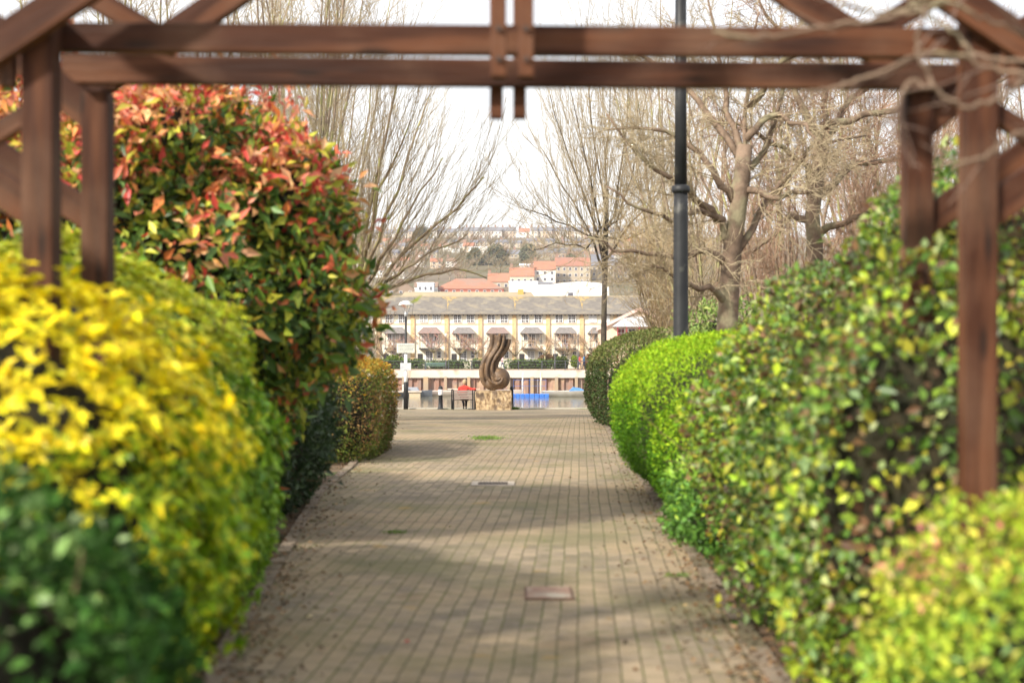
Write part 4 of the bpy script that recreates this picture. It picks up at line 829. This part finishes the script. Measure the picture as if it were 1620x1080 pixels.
for i, (px, py0, py1, wpx, cols, lab) in enumerate(((624, 563, 574, 26, [(.32, .42, .05), (.24, .36, .05)], 'rounded lime shrub above the far left hedge'), (865, 562, 573, 26, [(.30, .19, .10), (.24, .15, .07)], 'russet domed shrub behind the hedge right of the sculpture'),
        (888, 565, 578, 20, [(.14, .2, .05), (.2, .24, .07)], 'dull green low shrub between two far lamp posts'), (909, 564, 575, 10, [(.34, .46, .06), (.28, .42, .05)], 'small lime green shrub next to the far walkers'), (932, 562, 580, 14, [(.36, .22, .12), (.3, .2, .1)], 'russet shrub beyond the far walkers'), (560, 556, 580, 40, [(.12, .13, .05), (.18, .16, .08)], 'dull bushy shrub at far left across the water'))):
    dd = 183.; z1, z0_ = SZ(py0, dd), SZ(py1, dd)
    bush('round_shrub', lab, 'shrub', [((S(px, dd), dd, (z1+z0_)/2-.2), (wpx/F*dd/2, .9, (z1-z0_)/2+.25), 2.4)], 1500, .17, .6, greenf([tuple(.6*v for v in cols[0])], cols), amp=.08, lf=2, depth=.15, m=NEEDLE, seed=50+i, zmin=-5)
MINR = .018
def cherry(px, dd, h, spread, tm, label):
    b0 = Vector((S(px, dd), dd, FZ+.0)); lb = []
    for i in range(7):
        a = 2*math.pi*i/7+random.random()*.5; s = spread
        lb.append([b0+Vector((0, 0, h*.38)), b0+Vector((math.cos(a)*s*.45, math.sin(a)*s*.45, h*.6)), b0+Vector((math.cos(a)*s, math.sin(a)*s, h*.85))])
    return tree('small_tree', label, b0, [b0, b0+Vector((0, 0, h*.2)), b0+Vector((0, 0, h*.40))], lb, .11, B_grey, tm, k1=9, L1=1.5, r1=.022, lev=1, sub=(5, .5), up=.02, wob=.12, ang=(.4, 1.), limb_r=.06, t0=.2)
T_fp = mat('twig_peach', (.52, .36, .24), (.44, .30, .20))
for px, h, s, tm, lab in ((606, 4.2, 2.2, T_fp, 'peach twigged small tree left of the notice post across the water'), (632, 4.4, 2.2, T_pink, 'pinkish small tree behind the notice post across the water'), (686, 5.3, 2.6, T_pink, 'densest pink twigged small tree left of the sculpture'), (727, 4.6, 2.4, T_fp, 'small tree with pale trunk above the bench'), (752, 4.8, 2.2, T_pink, 'pinkish small tree just left of the sculpture'),
        (815, 4.2, 2.0, T_fp, 'peach twigged small tree just right of the sculpture'), (862, 4.6, 2.2, T_fp, 'peach twigged small tree behind the russet domed shrub'), (897, 4.4, 2.0, T_fp, 'small bare tree between the two right hand far lamp posts'), (935, 5.0, 2.4, T_fp, 'peach twigged small tree at the right end of the terrace view'), (575, 5.2, 2.6, T_fp, 'small bare tree at the far left end of the terrace view')):
    cherry(px, 181.5+random.uniform(-.8, 1.5), h, s, tm, lab)
bn = thing('park_bench', 'green slatted bench on the far promenade in front of the long hedge', 'bench', (S(688, 178), 178, FZ))
for z in (.45, .62, .78): MB().box((0, .0 if z < .5 else .2, z), (2.6, .4 if z < .5 else .04, .06 if z < .5 else .12)).build('slat', mat('green_paint', (.12, .2, .17)), bn)
for k in (-1, 1): MB().box((k*1.1, .05, .22), (.08, .4, .44)).build('leg', rail_m, bn)
# ---------------------------------------------------------------- terrace across the water
render = mat('cream_render', (.86, .80, .66), (.84, .77, .61), .9, .5, .1)
pil = mat('ochre_brick', (.66, .48, .27), (.58, .40, .21), .9, 3, .3, 14)
slate = mat('weathered_slate', (.20, .18, .155), (.15, .135, .12), .85, 1.2, .5, 8, stretch=(1, 1, 1), c3=(.25, .215, .16), s3=.9)
lich = mat('lichen_slate', (.42, .29, .11), (.20, .175, .14), .9, 2.2, lo=.42, hi=.58)
wfr = mat('window_white', (.80, .80, .80)); glass = mat('window_glass', (.025, .025, .03), (.07, .05, .05), .3, .8, spec=.2); glass2 = mat('curtained_glass', (.42, .40, .36), (.30, .30, .30), .2, 1.5, spec=.5); gred = mat('red_curtained_glass', (.24, .06, .05), (.08, .04, .04), .4, 1.5, spec=.2)
band = mat('terracotta_band', (.62, .38, .26)); darkr = mat('balcony_metal', (.05, .05, .06)); can = mat('canopy_slate', (.24, .22, .21), (.18, .165, .16), .8, 3, .3)
canr = mat('canopy_tiles_rust', (.27, .19, .17), (.22, .17, .155), .8, 3, .3)
DH = 187.5; SH = F/DH; W = 53.6/SH; GZ = SZ(583.5, DH); H = SZ(495.5, DH)-GZ
def zr(py): return SZ(py, DH)-GZ
def wr(n): return n/SH
def window(parent, x, z0, z1, w_, cols, rows, gm, y=0, name='window'):
    f = MB(); t_ = .05
    f.box((x, y-.04, z0), (w_, .10, t_)); f.box((x, y-.04, z1), (w_, .10, t_))
    for i in range(cols+1): f.box((x-w_/2+w_*i/cols, y-.045, (z0+z1)/2), (t_*(2.2 if (cols == 4 and i == 2) or i in (0, cols) else .9), .10, z1-z0))
    for j in range(1, rows): f.box((x, y-.042, z0+(z1-z0)*j/rows), (w_, .07, .05))
    fo = f.build(name, wfr, parent); MB().box((x, y-.015, (z0+z1)/2), (w_-.02, .03, z1-z0-.02)).build('pane', gm, fo); return fo
def terrace(px, label, gtop, gmid, cm, balc=True):
    t = thing('terraced_house', label, 'house', (S(px+26.8, DH), DH, GZ), 'cream terraced houses facing the harbour')
    MB().box((0, 4.2, H/2), (W-.01, 8.0, H)).build('wall', render, t)
    MB().box((-W/2, .10, H/2-.02), (wr(6.4), .20, H-.1)).build('pilaster', pil, t)
    MB().box((0, .17, zr(512.5)), (W-wr(8), .1, .10)).build('string_course', band, t)
    yw = .17
    for k, gm in ((-1, gtop[0]), (1, gtop[1])): window(t, k*wr(10.3)+.06, zr(510), zr(497.8), wr(11.5), 4, 3, gm, yw)
    # roof with overhanging eaves and dark soffit brackets
    rz_ = SZ(469, DH+4)-GZ
    rf = MB(); yf, yb = -.5, 8.7; ym = 4.1; ez = H-.04
    vs = [(-W/2, yf, ez), (W/2, yf, ez), (W/2, ym, rz_), (-W/2, ym, rz_), (-W/2, yb, ez), (W/2, yb, ez), (-W/2, yf, ez-.13), (W/2, yf, ez-.13), (-W/2, yb, ez-.13), (W/2, yb, ez-.13)]
    ro = rf.add(vs, [(0, 1, 2, 3), (3, 2, 5, 4), (0, 6, 7, 1), (4, 5, 9, 8), (6, 8, 9, 7), (0, 3, 4, 8, 6), (1, 7, 9, 5, 2)]).build('roof', slate, t)
    MB().box((0, ym, rz_+.02), (W, .3, .16)).build('ridge', mat('ridge_tiles', (.42, .35, .24), (.34, .29, .22), .9, 2) if 'ridge_tiles' not in bpy.data.materials else bpy.data.materials['ridge_tiles'], ro)
    mb = MB()
    for i in range(9): mb.box((-W/2+W*(i+.5)/9, -.12, ez-.2), (.12, .5, .16))
    mb.build('eaves_brackets', darkr, t)
    # bay window under a little hipped canopy
    cz0, cz1 = zr(527.5), zr(517.5); cw = wr(38)
    cv = [(-cw/2, -1.25, cz0), (cw/2, -1.25, cz0), (cw/2, .17, cz0), (-cw/2, .17, cz0), (-cw*.27, -.5, cz1), (cw*.27, -.5, cz1), (cw*.27, .17, cz1), (-cw*.27, .17, cz1)]
    MB().add([(a+.05, b_, c_) for a, b_, c_ in cv], [(0, 1, 5, 4), (1, 2, 6, 5), (0, 4, 7, 3), (4, 5, 6, 7), (0, 3, 2, 1)]).build('canopy', cm, t)
    for k in (-1, 1): MB().box((k*wr(15)+.05, -1.1, (zr(551)+cz0)/2), (.07, .07, cz0-zr(551))).build('canopy_post', darkr, t)
    window(t, .05-wr(10), zr(538), zr(528.5), wr(6), 2, 3, gmid[0], yw); window(t, .05+wr(10), zr(538), zr(528.5), wr(6), 2, 3, gmid[1], yw)
    window(t, .05, zr(548), zr(528.5), wr(11), 4, 4, gmid[2], yw, 'french_window')
    if balc:
        mb = MB().box((.05, -.5, zr(551.5)), (wr(34), 1.3, .14)); bo = mb.build('balcony', darkr, t)
        mb = MB(); mb.box((.05, -1.12, zr(539.5)), (wr(33), .05, .05)); mb.box((.05, -1.12, zr(550)), (wr(33), .04, .04))
        for i in range(13): mb.box((.05-wr(16.5)+wr(33)*i/12, -1.12, zr(545)), (.022, .022, zr(539.5)-zr(550)))
        mb.build('balustrade', darkr, bo)
    window(t, -.05, zr(570), zr(555.5), wr(10.5), 4, 4, gmid[1], yw, 'french_window'); window(t, wr(15), zr(566), zr(556), wr(6), 2, 2, glass, yw)
    o_ = MB().box((-wr(15), .2, zr(571)), (wr(8), .12, 1.95)).build('door', mat('door_dark', (.05, .045, .045)) if 'door_dark' not in bpy.data.materials else bpy.data.materials['door_dark'], t); MB().box((-wr(15)+.25, .12, zr(571)), (.05, .05, .12)).build('handle', wfr, o_)
    return t, rz_
LB = [(545, 'terraced house at the far left end, mostly behind the twiggy shrub', (glass2, glass2), (glass2, glass, glass), can), (598.6, 'terraced house directly behind the notice lamp post', (glass, glass), (glass, glass, glass2), can),
 (652.7, 'terraced house with rust coloured canopy behind the densest pink tree', (glass2, glass2), (glass2, glass, glass2), canr), (706.4, 'terraced house with red curtained french window left of the sculpture', (glass, glass), (glass, glass, gred), can),
 (759.8, 'terraced house whose canopy shows just above the sculpture', (glass, glass), (gred, glass, gred), canr), (813.6, 'terraced house with black open balcony doors right of the sculpture', (glass, glass), (glass, glass2, glass), can),
 (867, 'terraced house with dark red curtains above the russet shrub', (glass, glass), (gred, glass, gred), can), (920.4, 'terraced house with pale blinds crossed by the dark slender trunk', (wfr, wfr), (glass2, glass2, glass2), can), (973.8, 'terraced house at the right end behind the gabled house', (glass, glass), (glass2, glass, glass), can)]
for a in LB: t_, RZ = terrace(*a)
for px in (598.6, 706.4, 813.6, 930):
    x = S(px, DH); vs = []
    hs = [t_ for t_ in bpy.data.objects if t_.name.startswith('terraced_house') and abs(t_.location.x-(x+W/2)) < W*.6]
    if not hs: continue
    h_ = hs[0]; k = -W/2+.02; p = lambda q, u: (k+q, -.5+4.6*u+.0, (H-.04)+(RZ-H+.04)*u+.035)
    MB().add([p(.02, .25), p(.14, .28), p(.2, .6), p(.62, .78), p(.8, .86), p(1.7, .96), p(-.9, .96), p(-.5, .86), p(-.12, .75), p(-.02, .6)], [tuple(range(10))]).build('lichen_patch', lich, h_)
# the second row, its roof just showing above the first
bk = thing('terrace_block', 'further terrace whose low lichened roof shows above the first roofs', 'building', (S(730, 215), 215, 0))
xa, xb = S(606, 215)-S(730, 215), S(872, 215)-S(730, 215); zt = SZ(461.5, 219)
MB().box(((xa+xb)/2, 4, 3), (xb-xa-1, 7.4, 7.5)).build('wall', render, bk)
MB().add([(xa, -.4, 6.6), (xb, -.4, 6.6), (xb-3, 4, zt), (xa+3, 4, zt), (xa, 8.4, 6.6), (xb, 8.4, 6.6)], [(0, 1, 2, 3), (3, 2, 5, 4), (0, 3, 4), (1, 5, 2), (0, 4, 5, 1)]).build('roof', mat('pale_roof', (.36, .29, .19), (.30, .25, .18), .9, 1, .3), bk)
for px in (824, ): MB().box((S(px, 215)-S(730, 215), 3.9, zt-.1), (.9, .8, .9)).build('chimney', mat('chimney_ochre', (.52, .34, .10)) if 'chimney_ochre' not in bpy.data.materials else bpy.data.materials['chimney_ochre'], bk)
for i in range(12): window(bk, xa+3+i*(xb-xa-6)/11, 4.4, 5.7, 1.2, 4, 2, glass, .3)
# gabled house at the right, nearer
DG = 178.
gh = thing('gabled_house', 'cream gabled house with pink bargeboard and glazed porch at the right', 'house', (S(975, DG), DG, FZ)); q = lambda px: S(px, DG)-S(975, DG); r_ = lambda py: SZ(py, DG)-FZ
MB().prism([(q(951), 0), (q(1062), 0), (q(1062), r_(516)), (q(1012), r_(491)), (q(951), r_(519))], .4, 7).build('wall', mat('pink_cream_render', (.70, .56, .44), (.62, .50, .38)), gh)
rf = MB()
for a, b_, k in (((q(944), r_(521)), (q(1012), r_(488.5)), 1), ((q(1012), r_(488.5)), (q(1070), r_(518)), 1)): rf.prism([a, b_, (b_[0], b_[1]+.16), (a[0], a[1]+.16)], .35, 7.4)
rf.build('roof', slate, gh)
mb = MB()
for a, b_ in (((q(944), r_(521)), (q(1012), r_(488.5))), ((q(1012), r_(488.5)), (q(1070), r_(518)))): mb.prism([(a[0], a[1]-.2), (b_[0], b_[1]-.2), (b_[0], b_[1]+.2), (a[0], a[1]+.2)], .02, .345)
mb.build('bargeboard', mat('pink_paint', (.74, .50, .44)), gh)
MB().add([(q(968), -1.4, r_(517)), (q(1032), -1.4, r_(517)), (q(1025), .38, r_(500)), (q(990), .38, r_(500)), (q(968), .38, r_(517)), (q(1032), .38, r_(517))], [(0, 1, 2, 3), (0, 3, 4), (1, 5, 2), (0, 4, 5, 1)]).build('porch_roof', mat('pale_slate', (.50, .50, .50), (.38, .38, .38), .7, 3), gh)
mb = MB()
for px in (976, 990, 1010, 1026): mb.box((q(px), -1.3, r_(517)/2), (.12, .12, r_(517)))
mb.build('porch_post', mat('dark_red_paint', (.30, .04, .05)), gh)
for px in (983, 1000, 1018): window(gh, q(px), r_(540), r_(520), .9, 2, 3, gred if px == 983 else glass, .4)
# ---------------------------------------------------------------- the hillside town
orange = mat('clay_tiles', (.42, .18, .11), (.36, .155, .10), .85, .4, .3, 3, c3=(.30, .18, .13), s3=.15); red_b = mat('red_brick', (.42, .12, .08), (.36, .11, .07), .9, .5)
gslate = mat('blue_slate', (.20, .20, .22), (.15, .15, .17), .8, .3); stoneh = mat('pale_stone', (.48, .41, .31), (.38, .31, .23), .9, .3); whiteh = mat('white_render', (.74, .72, .68), (.66, .62, .56), .9, .2); creamh = mat('warm_render', (.66, .55, .42), (.56, .44, .33), .9, .2)
wdk = mat('far_window', (.10, .10, .12)); chim = mat('chimney_brick', (.30, .19, .14)); wmet = mat('white_sheeting', (.82, .82, .83), (.74, .75, .77), .6, .3); brownr = mat('brown_roof', (.26, .17, .12), (.20, .14, .10), .9, .4)
def hill_house(name, label, x0, x1, yroof, yeave, ybase, wall_m, roof_m, cat='house', group=None, style='ridge', d=None, nwin=2, dep=None, chimneys=1, rows=2, hip=.0, proto=False):
    d = d or dz(ybase); s = F/d; w_ = (x1-x0)/s; zb = SZ(ybase, d); ze = SZ(yeave, d)-zb; zt = SZ(yroof, d)-zb; dep = dep or min(w_, 9.)
    t = thing(name, label, cat, (S((x0+x1)/2, d), d, zb), group)
    bz_ = min(-1.5, -dep*.13-.5)
    MB().box((0, dep/2, (ze+bz_)/2), (w_, dep, ze-bz_)).build('wall', wall_m, t)
    if style == 'flat': MB().box((0, dep/2, ze+.15), (w_+.4, dep+.4, .35)).build('roof', roof_m, t)
    elif style == 'shed': MB().add([(-w_/2-.2, -.2, ze), (w_/2+.2, -.2, ze), (w_/2+.2, dep, ze), (-w_/2-.2, dep, ze), (-w_/2-.2, dep, zt), (w_/2*.7, dep, zt)], [(0, 1, 5, 4), (1, 2, 5), (0, 4, 3), (3, 4, 5, 2), (0, 3, 2, 1)]).build('roof', roof_m, t)
    elif style == 'gable':
        MB().prism([(-w_/2, ze), (w_/2, ze), (0, zt)], .0, dep).build('gable', wall_m, t)
        MB().add([(-w_/2-.3, -.3, ze-.1), (0, -.3, zt+.15), (0, dep+.3, zt+.15), (-w_/2-.3, dep+.3, ze-.1), (w_/2+.3, -.3, ze-.1), (w_/2+.3, dep+.3, ze-.1), (0, -.3, zt-.25), (0, dep+.3, zt-.25)], [(0, 1, 2, 3), (1, 4, 5, 2), (0, 6, 1), (6, 4, 1), (0, 3, 7, 6), (6, 7, 5, 4)]).build('roof', roof_m, t)
    else:
        hp = hip*w_/2
        MB().add([(-w_/2-.15, -.3, ze), (w_/2+.15, -.3, ze), (w_/2+.15-hp, dep/2, zt), (-w_/2-.15+hp, dep/2, zt), (-w_/2-.15, dep+.3, ze), (w_/2+.15, dep+.3, ze)], [(0, 1, 2, 3), (3, 2, 5, 4), (0, 3, 4), (1, 5, 2), (0, 4, 5, 1)]).build('roof', roof_m, t)
    if chimneys:
        for i in range(chimneys):
            x = -w_/2+.6 if chimneys == 1 else -w_/2+.8+(w_-1.6)*i/(chimneys-1)
            mb = MB().box((x, dep/2, zt+.3), (1.2, .8, 1.9))
            for k in (-.35, 0, .35): mb.lathe((x+k, dep/2, zt+1.25), [(.13, 0), (.11, .5)], 6)
            mb.build('chimney', chim, t)
    for r__ in range(rows):
        for i in range(nwin):
            zc_ = ze*(r__+.55)/rows; hw_ = min(1.5, ze/rows*.5); ww = min(1.2, w_/nwin*.45); x = -w_/2+w_*(i+.5)/nwin
            f = MB().box((x, -.04, zc_), (ww, .08, hw_)).build('window', wfr, t)
            MB().box((x, -.07, zc_), (ww*.8, .08, hw_*.84)).build('pane', wdk, f)
    return t
hh = hill_house
hh('community_hall', 'low red brick building with broad orange hipped roof above the terrace', 688, 797, 438, 457, 466, red_b, orange, 'building', nwin=9, rows=1, hip=.6, chimneys=0, dep=24, d=545)
hh('workshop', 'white walled low building with brown roof left of the red brick building', 655, 692, 445, 454, 466, whiteh, brownr, 'building', d=540, nwin=2, rows=1, chimneys=0, dep=10)
hh('container_office', 'pale blue and white box building at left above the terrace', 660, 686, 447, 448, 466, mat('pale_blue_panel', (.45, .58, .70), (.72, .76, .80), .6, .3), wmet, 'building', d=530, style='flat', nwin=3, rows=1, chimneys=0, dep=8)
hh('barn_house', 'brown gabled house partly behind the left pollard tree', 612, 656, 441, 458, 467, mat('brown_stone', (.30, .22, .16), (.25, .18, .13)), brownr, 'house', d=540, style='gable', nwin=3, rows=1, chimneys=0)
hh('orange_roofed_house', 'orange roofed house right behind the hipped red building', 772, 806, 431, 446, 458, stoneh, orange, d=570, nwin=3, rows=1)
hh('orange_roofed_house', 'long orange roofed house left of the white walled one', 806, 845, 422, 437, 452, creamh, orange, d=585, nwin=4, rows=1, chimneys=2)
hh('orange_roofed_house', 'white walled house with the brightest orange roof in the middle', 845, 879, 412, 427, 447, whiteh, orange, d=590, nwin=3, rows=2)
hh('stone_house', 'tall stone house with dull red roof right of the white walled house', 879, 934, 406, 421, 450, stoneh, mat('dull_red_tiles', (.34, .15, .10), (.28, .15, .11), .9, .4), d=600, nwin=6, rows=3, chimneys=2)
hh('stone_house', 'stone house behind the dark slender trunk on the hill', 926, 972, 401, 420, 448, stoneh, gslate, d=610, nwin=5, rows=3, chimneys=2)
hh('storage_shed', 'large white boxy shed just above the terrace roof', 805, 850, 445, 446, 470, wmet, wmet, 'shed', d=505, style='flat', nwin=0, rows=0, chimneys=0, dep=12)
hh('grey_roofed_shed', 'dark roofed shed between the two white sheds', 846, 878, 444, 449, 468, whiteh, gslate, 'shed', d=520, style='shed', nwin=0, rows=0, chimneys=0, dep=10)
mq = thing('marquee', 'long white sheeted marquee right of the boxy shed', 'marquee', (S(905, 500), 500, SZ(470, 500)))
MB().prism([(-13, -3), (13, -3), (13, 3.5), (10, 4.9), (4, 5.6), (0, 5.3), (-4, 5.0), (-9, 4.2), (-13, 3.0)], 0, 12).build('sheeting', wmet, mq)
MB().prism([(-1.4+k, -1) for k in (0,)]+[(.4, -1), (.4, 1.6), (-1.4, 1.6)], -.05, .02).build('doorway', wdk, mq)
hh('modern_block', 'white modern block with angled grey roof on the mid hill', 741, 771, 388, 391, 405, whiteh, wmet, 'building', style='flat', nwin=0, rows=0, chimneys=0, dep=14)
hh('modern_block', 'dark glazed block with slate roof right of the white block', 770, 787, 390, 395, 404, mat('dark_glazing', (.12, .13, .15)), gslate, 'building', style='shed', nwin=0, rows=0, chimneys=0, dep=12)
hh('long_roofed_row', 'row of grey roofs with skylights across the mid hill', 790, 860, 394, 402, 409, stoneh, gslate, 'building', nwin=12, rows=1, chimneys=4, dep=9)
hh('long_roofed_row', 'second long grey roofed row right of the skylit roofs', 862, 925, 391, 400, 411, stoneh, gslate, 'building', nwin=12, rows=1, chimneys=4, dep=9)
hh('white_roofed_house', 'pale low house above the long orange roofs', 822, 850, 416, 420, 428, creamh, wmet, d=640, nwin=3, rows=1, chimneys=0)
G1 = 'white terraced houses along the hill crest'
protoC = [hh('crest_house', 'white terraced house with slate roof in the row on the hill crest', 700, 711, 361, 368, 380, whiteh, gslate, group=G1, nwin=2, rows=2, d=1010),
          hh('crest_house', 'cream terraced house with slate roof in the row on the hill crest', 711, 722, 361, 368, 380, creamh, gslate, group=G1, nwin=2, rows=2, d=1010)]
red_c = hh('crest_house', 'red roofed house breaking the slate row on the hill crest', 821, 838, 360, 367, 380, whiteh, orange, nwin=3, rows=2, d=1010)
x = 560.
k = 0
while x < 1060:
    if not (700 < x < 722 or 815 < x < 842):
        yb = 380-2.5*math.sin((x-560)/500*math.pi)+ (2.5 if x < 640 else 0); d_ = 1010+random.uniform(-3, 3); pr = protoC[int(random.random() < .35)]
        dup(pr, (S(x, d_), d_, SZ(yb, d_)), 0)
    x += 11.4
G2 = 'small houses scattered on the hillside'
protoD = [hh('hill_house', 'small stone house with slate roof on the hillside', 600, 614, 384, 389, 397, stoneh, gslate, group=G2, d=850), hh('hill_house', 'small warm rendered house with orange roof on the hillside', 618, 632, 385, 390, 398, creamh, orange, group=G2, d=850), hh('hill_house', 'small white house with brown roof on the hillside', 640, 652, 386, 391, 398, whiteh, brownr, group=G2, d=850)]
spots = []
for yb, x0, x1, st in ((391, 570, 1060, 17), (399, 560, 740, 16), (399, 900, 1060, 16), (410, 560, 700, 19), (412, 905, 1060, 20), (424, 560, 730, 24), (426, 950, 1080, 24), (440, 560, 650, 28), (440, 960, 1080, 30)):
    x = x0
    while x < x1: spots.append((x+random.uniform(-3, 3), yb+random.uniform(-1.5, 1.5))); x += st*random.uniform(.85, 1.3)
for x, yb in spots:
    d_ = dz(yb); pr = protoD[random.choices((0, 1, 2), (.5, .22, .28))[0]]; dup(pr, (S(x, d_), d_, hz(d_)+.1), random.uniform(-.25, .25), scale=random.uniform(.9, 1.15))
# trees on the hill: dark evergreens and bare crowns
evs = [((S(px, dz(yb)), dz(yb)), h, wd, lab) for px, yb, h, wd, lab in ((752, 420, 9, 6, 'dark evergreen tree left of three on the mid hill'), (785, 419, 10, 8, 'broad dark evergreen tree between two others on the mid hill'), (836, 419, 10, 6, 'dark evergreen tree right of the broad one on the mid hill'), (668, 386, 12, 8, 'dark evergreen tree high on the left hill'), (905, 436, 9, 5, 'dark evergreen in front of the stone house on the hill'))]
for i, ((x, y), h, wd, lab) in enumerate(evs):
    z = hz(y); bt = bush('evergreen_tree', lab, 'tree', [((x, y, z+h*.5), (wd/2, wd/2, h*.5), 2.2), ((x+wd*.3, y, z+h*.35), (wd/2, wd/2.4, h*.35), 2.2), ((x-wd*.35, y, z+h*.4), (wd/2.6, wd/2.4, h*.35), 2.2)], 2600, .75, .6, sun_shade_tint([(.14, .15, .08)], [(.07, .085, .045), (.10, .11, .06)], .3, .6), amp=.22, lf=.4, depth=.5, m=NEEDLE, seed=70+i, zmin=-50)
MINR = .05; GH = 'bare trees between the houses on the hillside'
def htree(x, y, h, tm):
    b0 = Vector((x, y, hz(y))); lb = []
    for i in range(6):
        a = 2*math.pi*i/6+random.random(); s = h*.42; lb.append([b0+Vector((0, 0, h*.3)), b0+Vector((math.cos(a)*s*.5, math.sin(a)*s*.5, h*.6)), b0+Vector((math.cos(a)*s, math.sin(a)*s, h*.9))])
    return tree('hill_tree', 'leafless brown tree standing among the hillside houses', b0, [b0, b0+Vector((0, 0, h*.15)), b0+Vector((0, 0, h*.32))], lb, .3, B_grey, tm, k1=9, L1=h*.35, r1=.08, lev=1, sub=(5, .5), up=.06, wob=.12, ang=(.4, 1.), limb_r=.16, group=GH)
hp = [htree(S(700, dz(430)), dz(430), 9, B_grey), htree(S(728, dz(440)), dz(440), 8, T_red), htree(S(810, dz(400)), dz(400), 9, B_grey)]
for i in range(210):
    yb = random.choice((384, 390, 396, 403, 410, 418, 426, 434, 444, 455)); px = random.uniform(560, 1080)
    if 741 < px < 950 and yb > 440: continue
    d_ = dz(yb+random.uniform(-3, 3)); dup(random.choice(hp), (S(px, d_), d_, hz(d_)), random.uniform(0, 6), scale=random.uniform(.55, 1.1))
for i in range(9):
    d_ = random.uniform(240, 330); dup(hp[i % 3], (random.choice((-1, 1))*random.uniform(22, 40), d_, hz(d_)), random.uniform(0, 6), scale=random.uniform(.9, 1.2))

# ---------------------------------------------------------------- the air
hm = bpy.data.materials.new('haze_air'); hm.use_nodes = True; N = hm.node_tree.nodes; N.clear(); L = hm.node_tree.links
vo_ = N.new('ShaderNodeVolumePrincipled'); vo_.inputs['Color'].default_value = (.95, .95, 1, 1); vo_.inputs['Density'].default_value = .0002; vo_.inputs['Anisotropy'].default_value = .2
mo = N.new('ShaderNodeOutputMaterial'); L.new(vo_.outputs[0], mo.inputs['Volume'])
hb = MB().box((0, 1985, 57.5), (9000, 4080, 125)).build('haze', hm); tag(hb, 'thin pale haze in the air over the harbour', 'haze', kind='stuff')
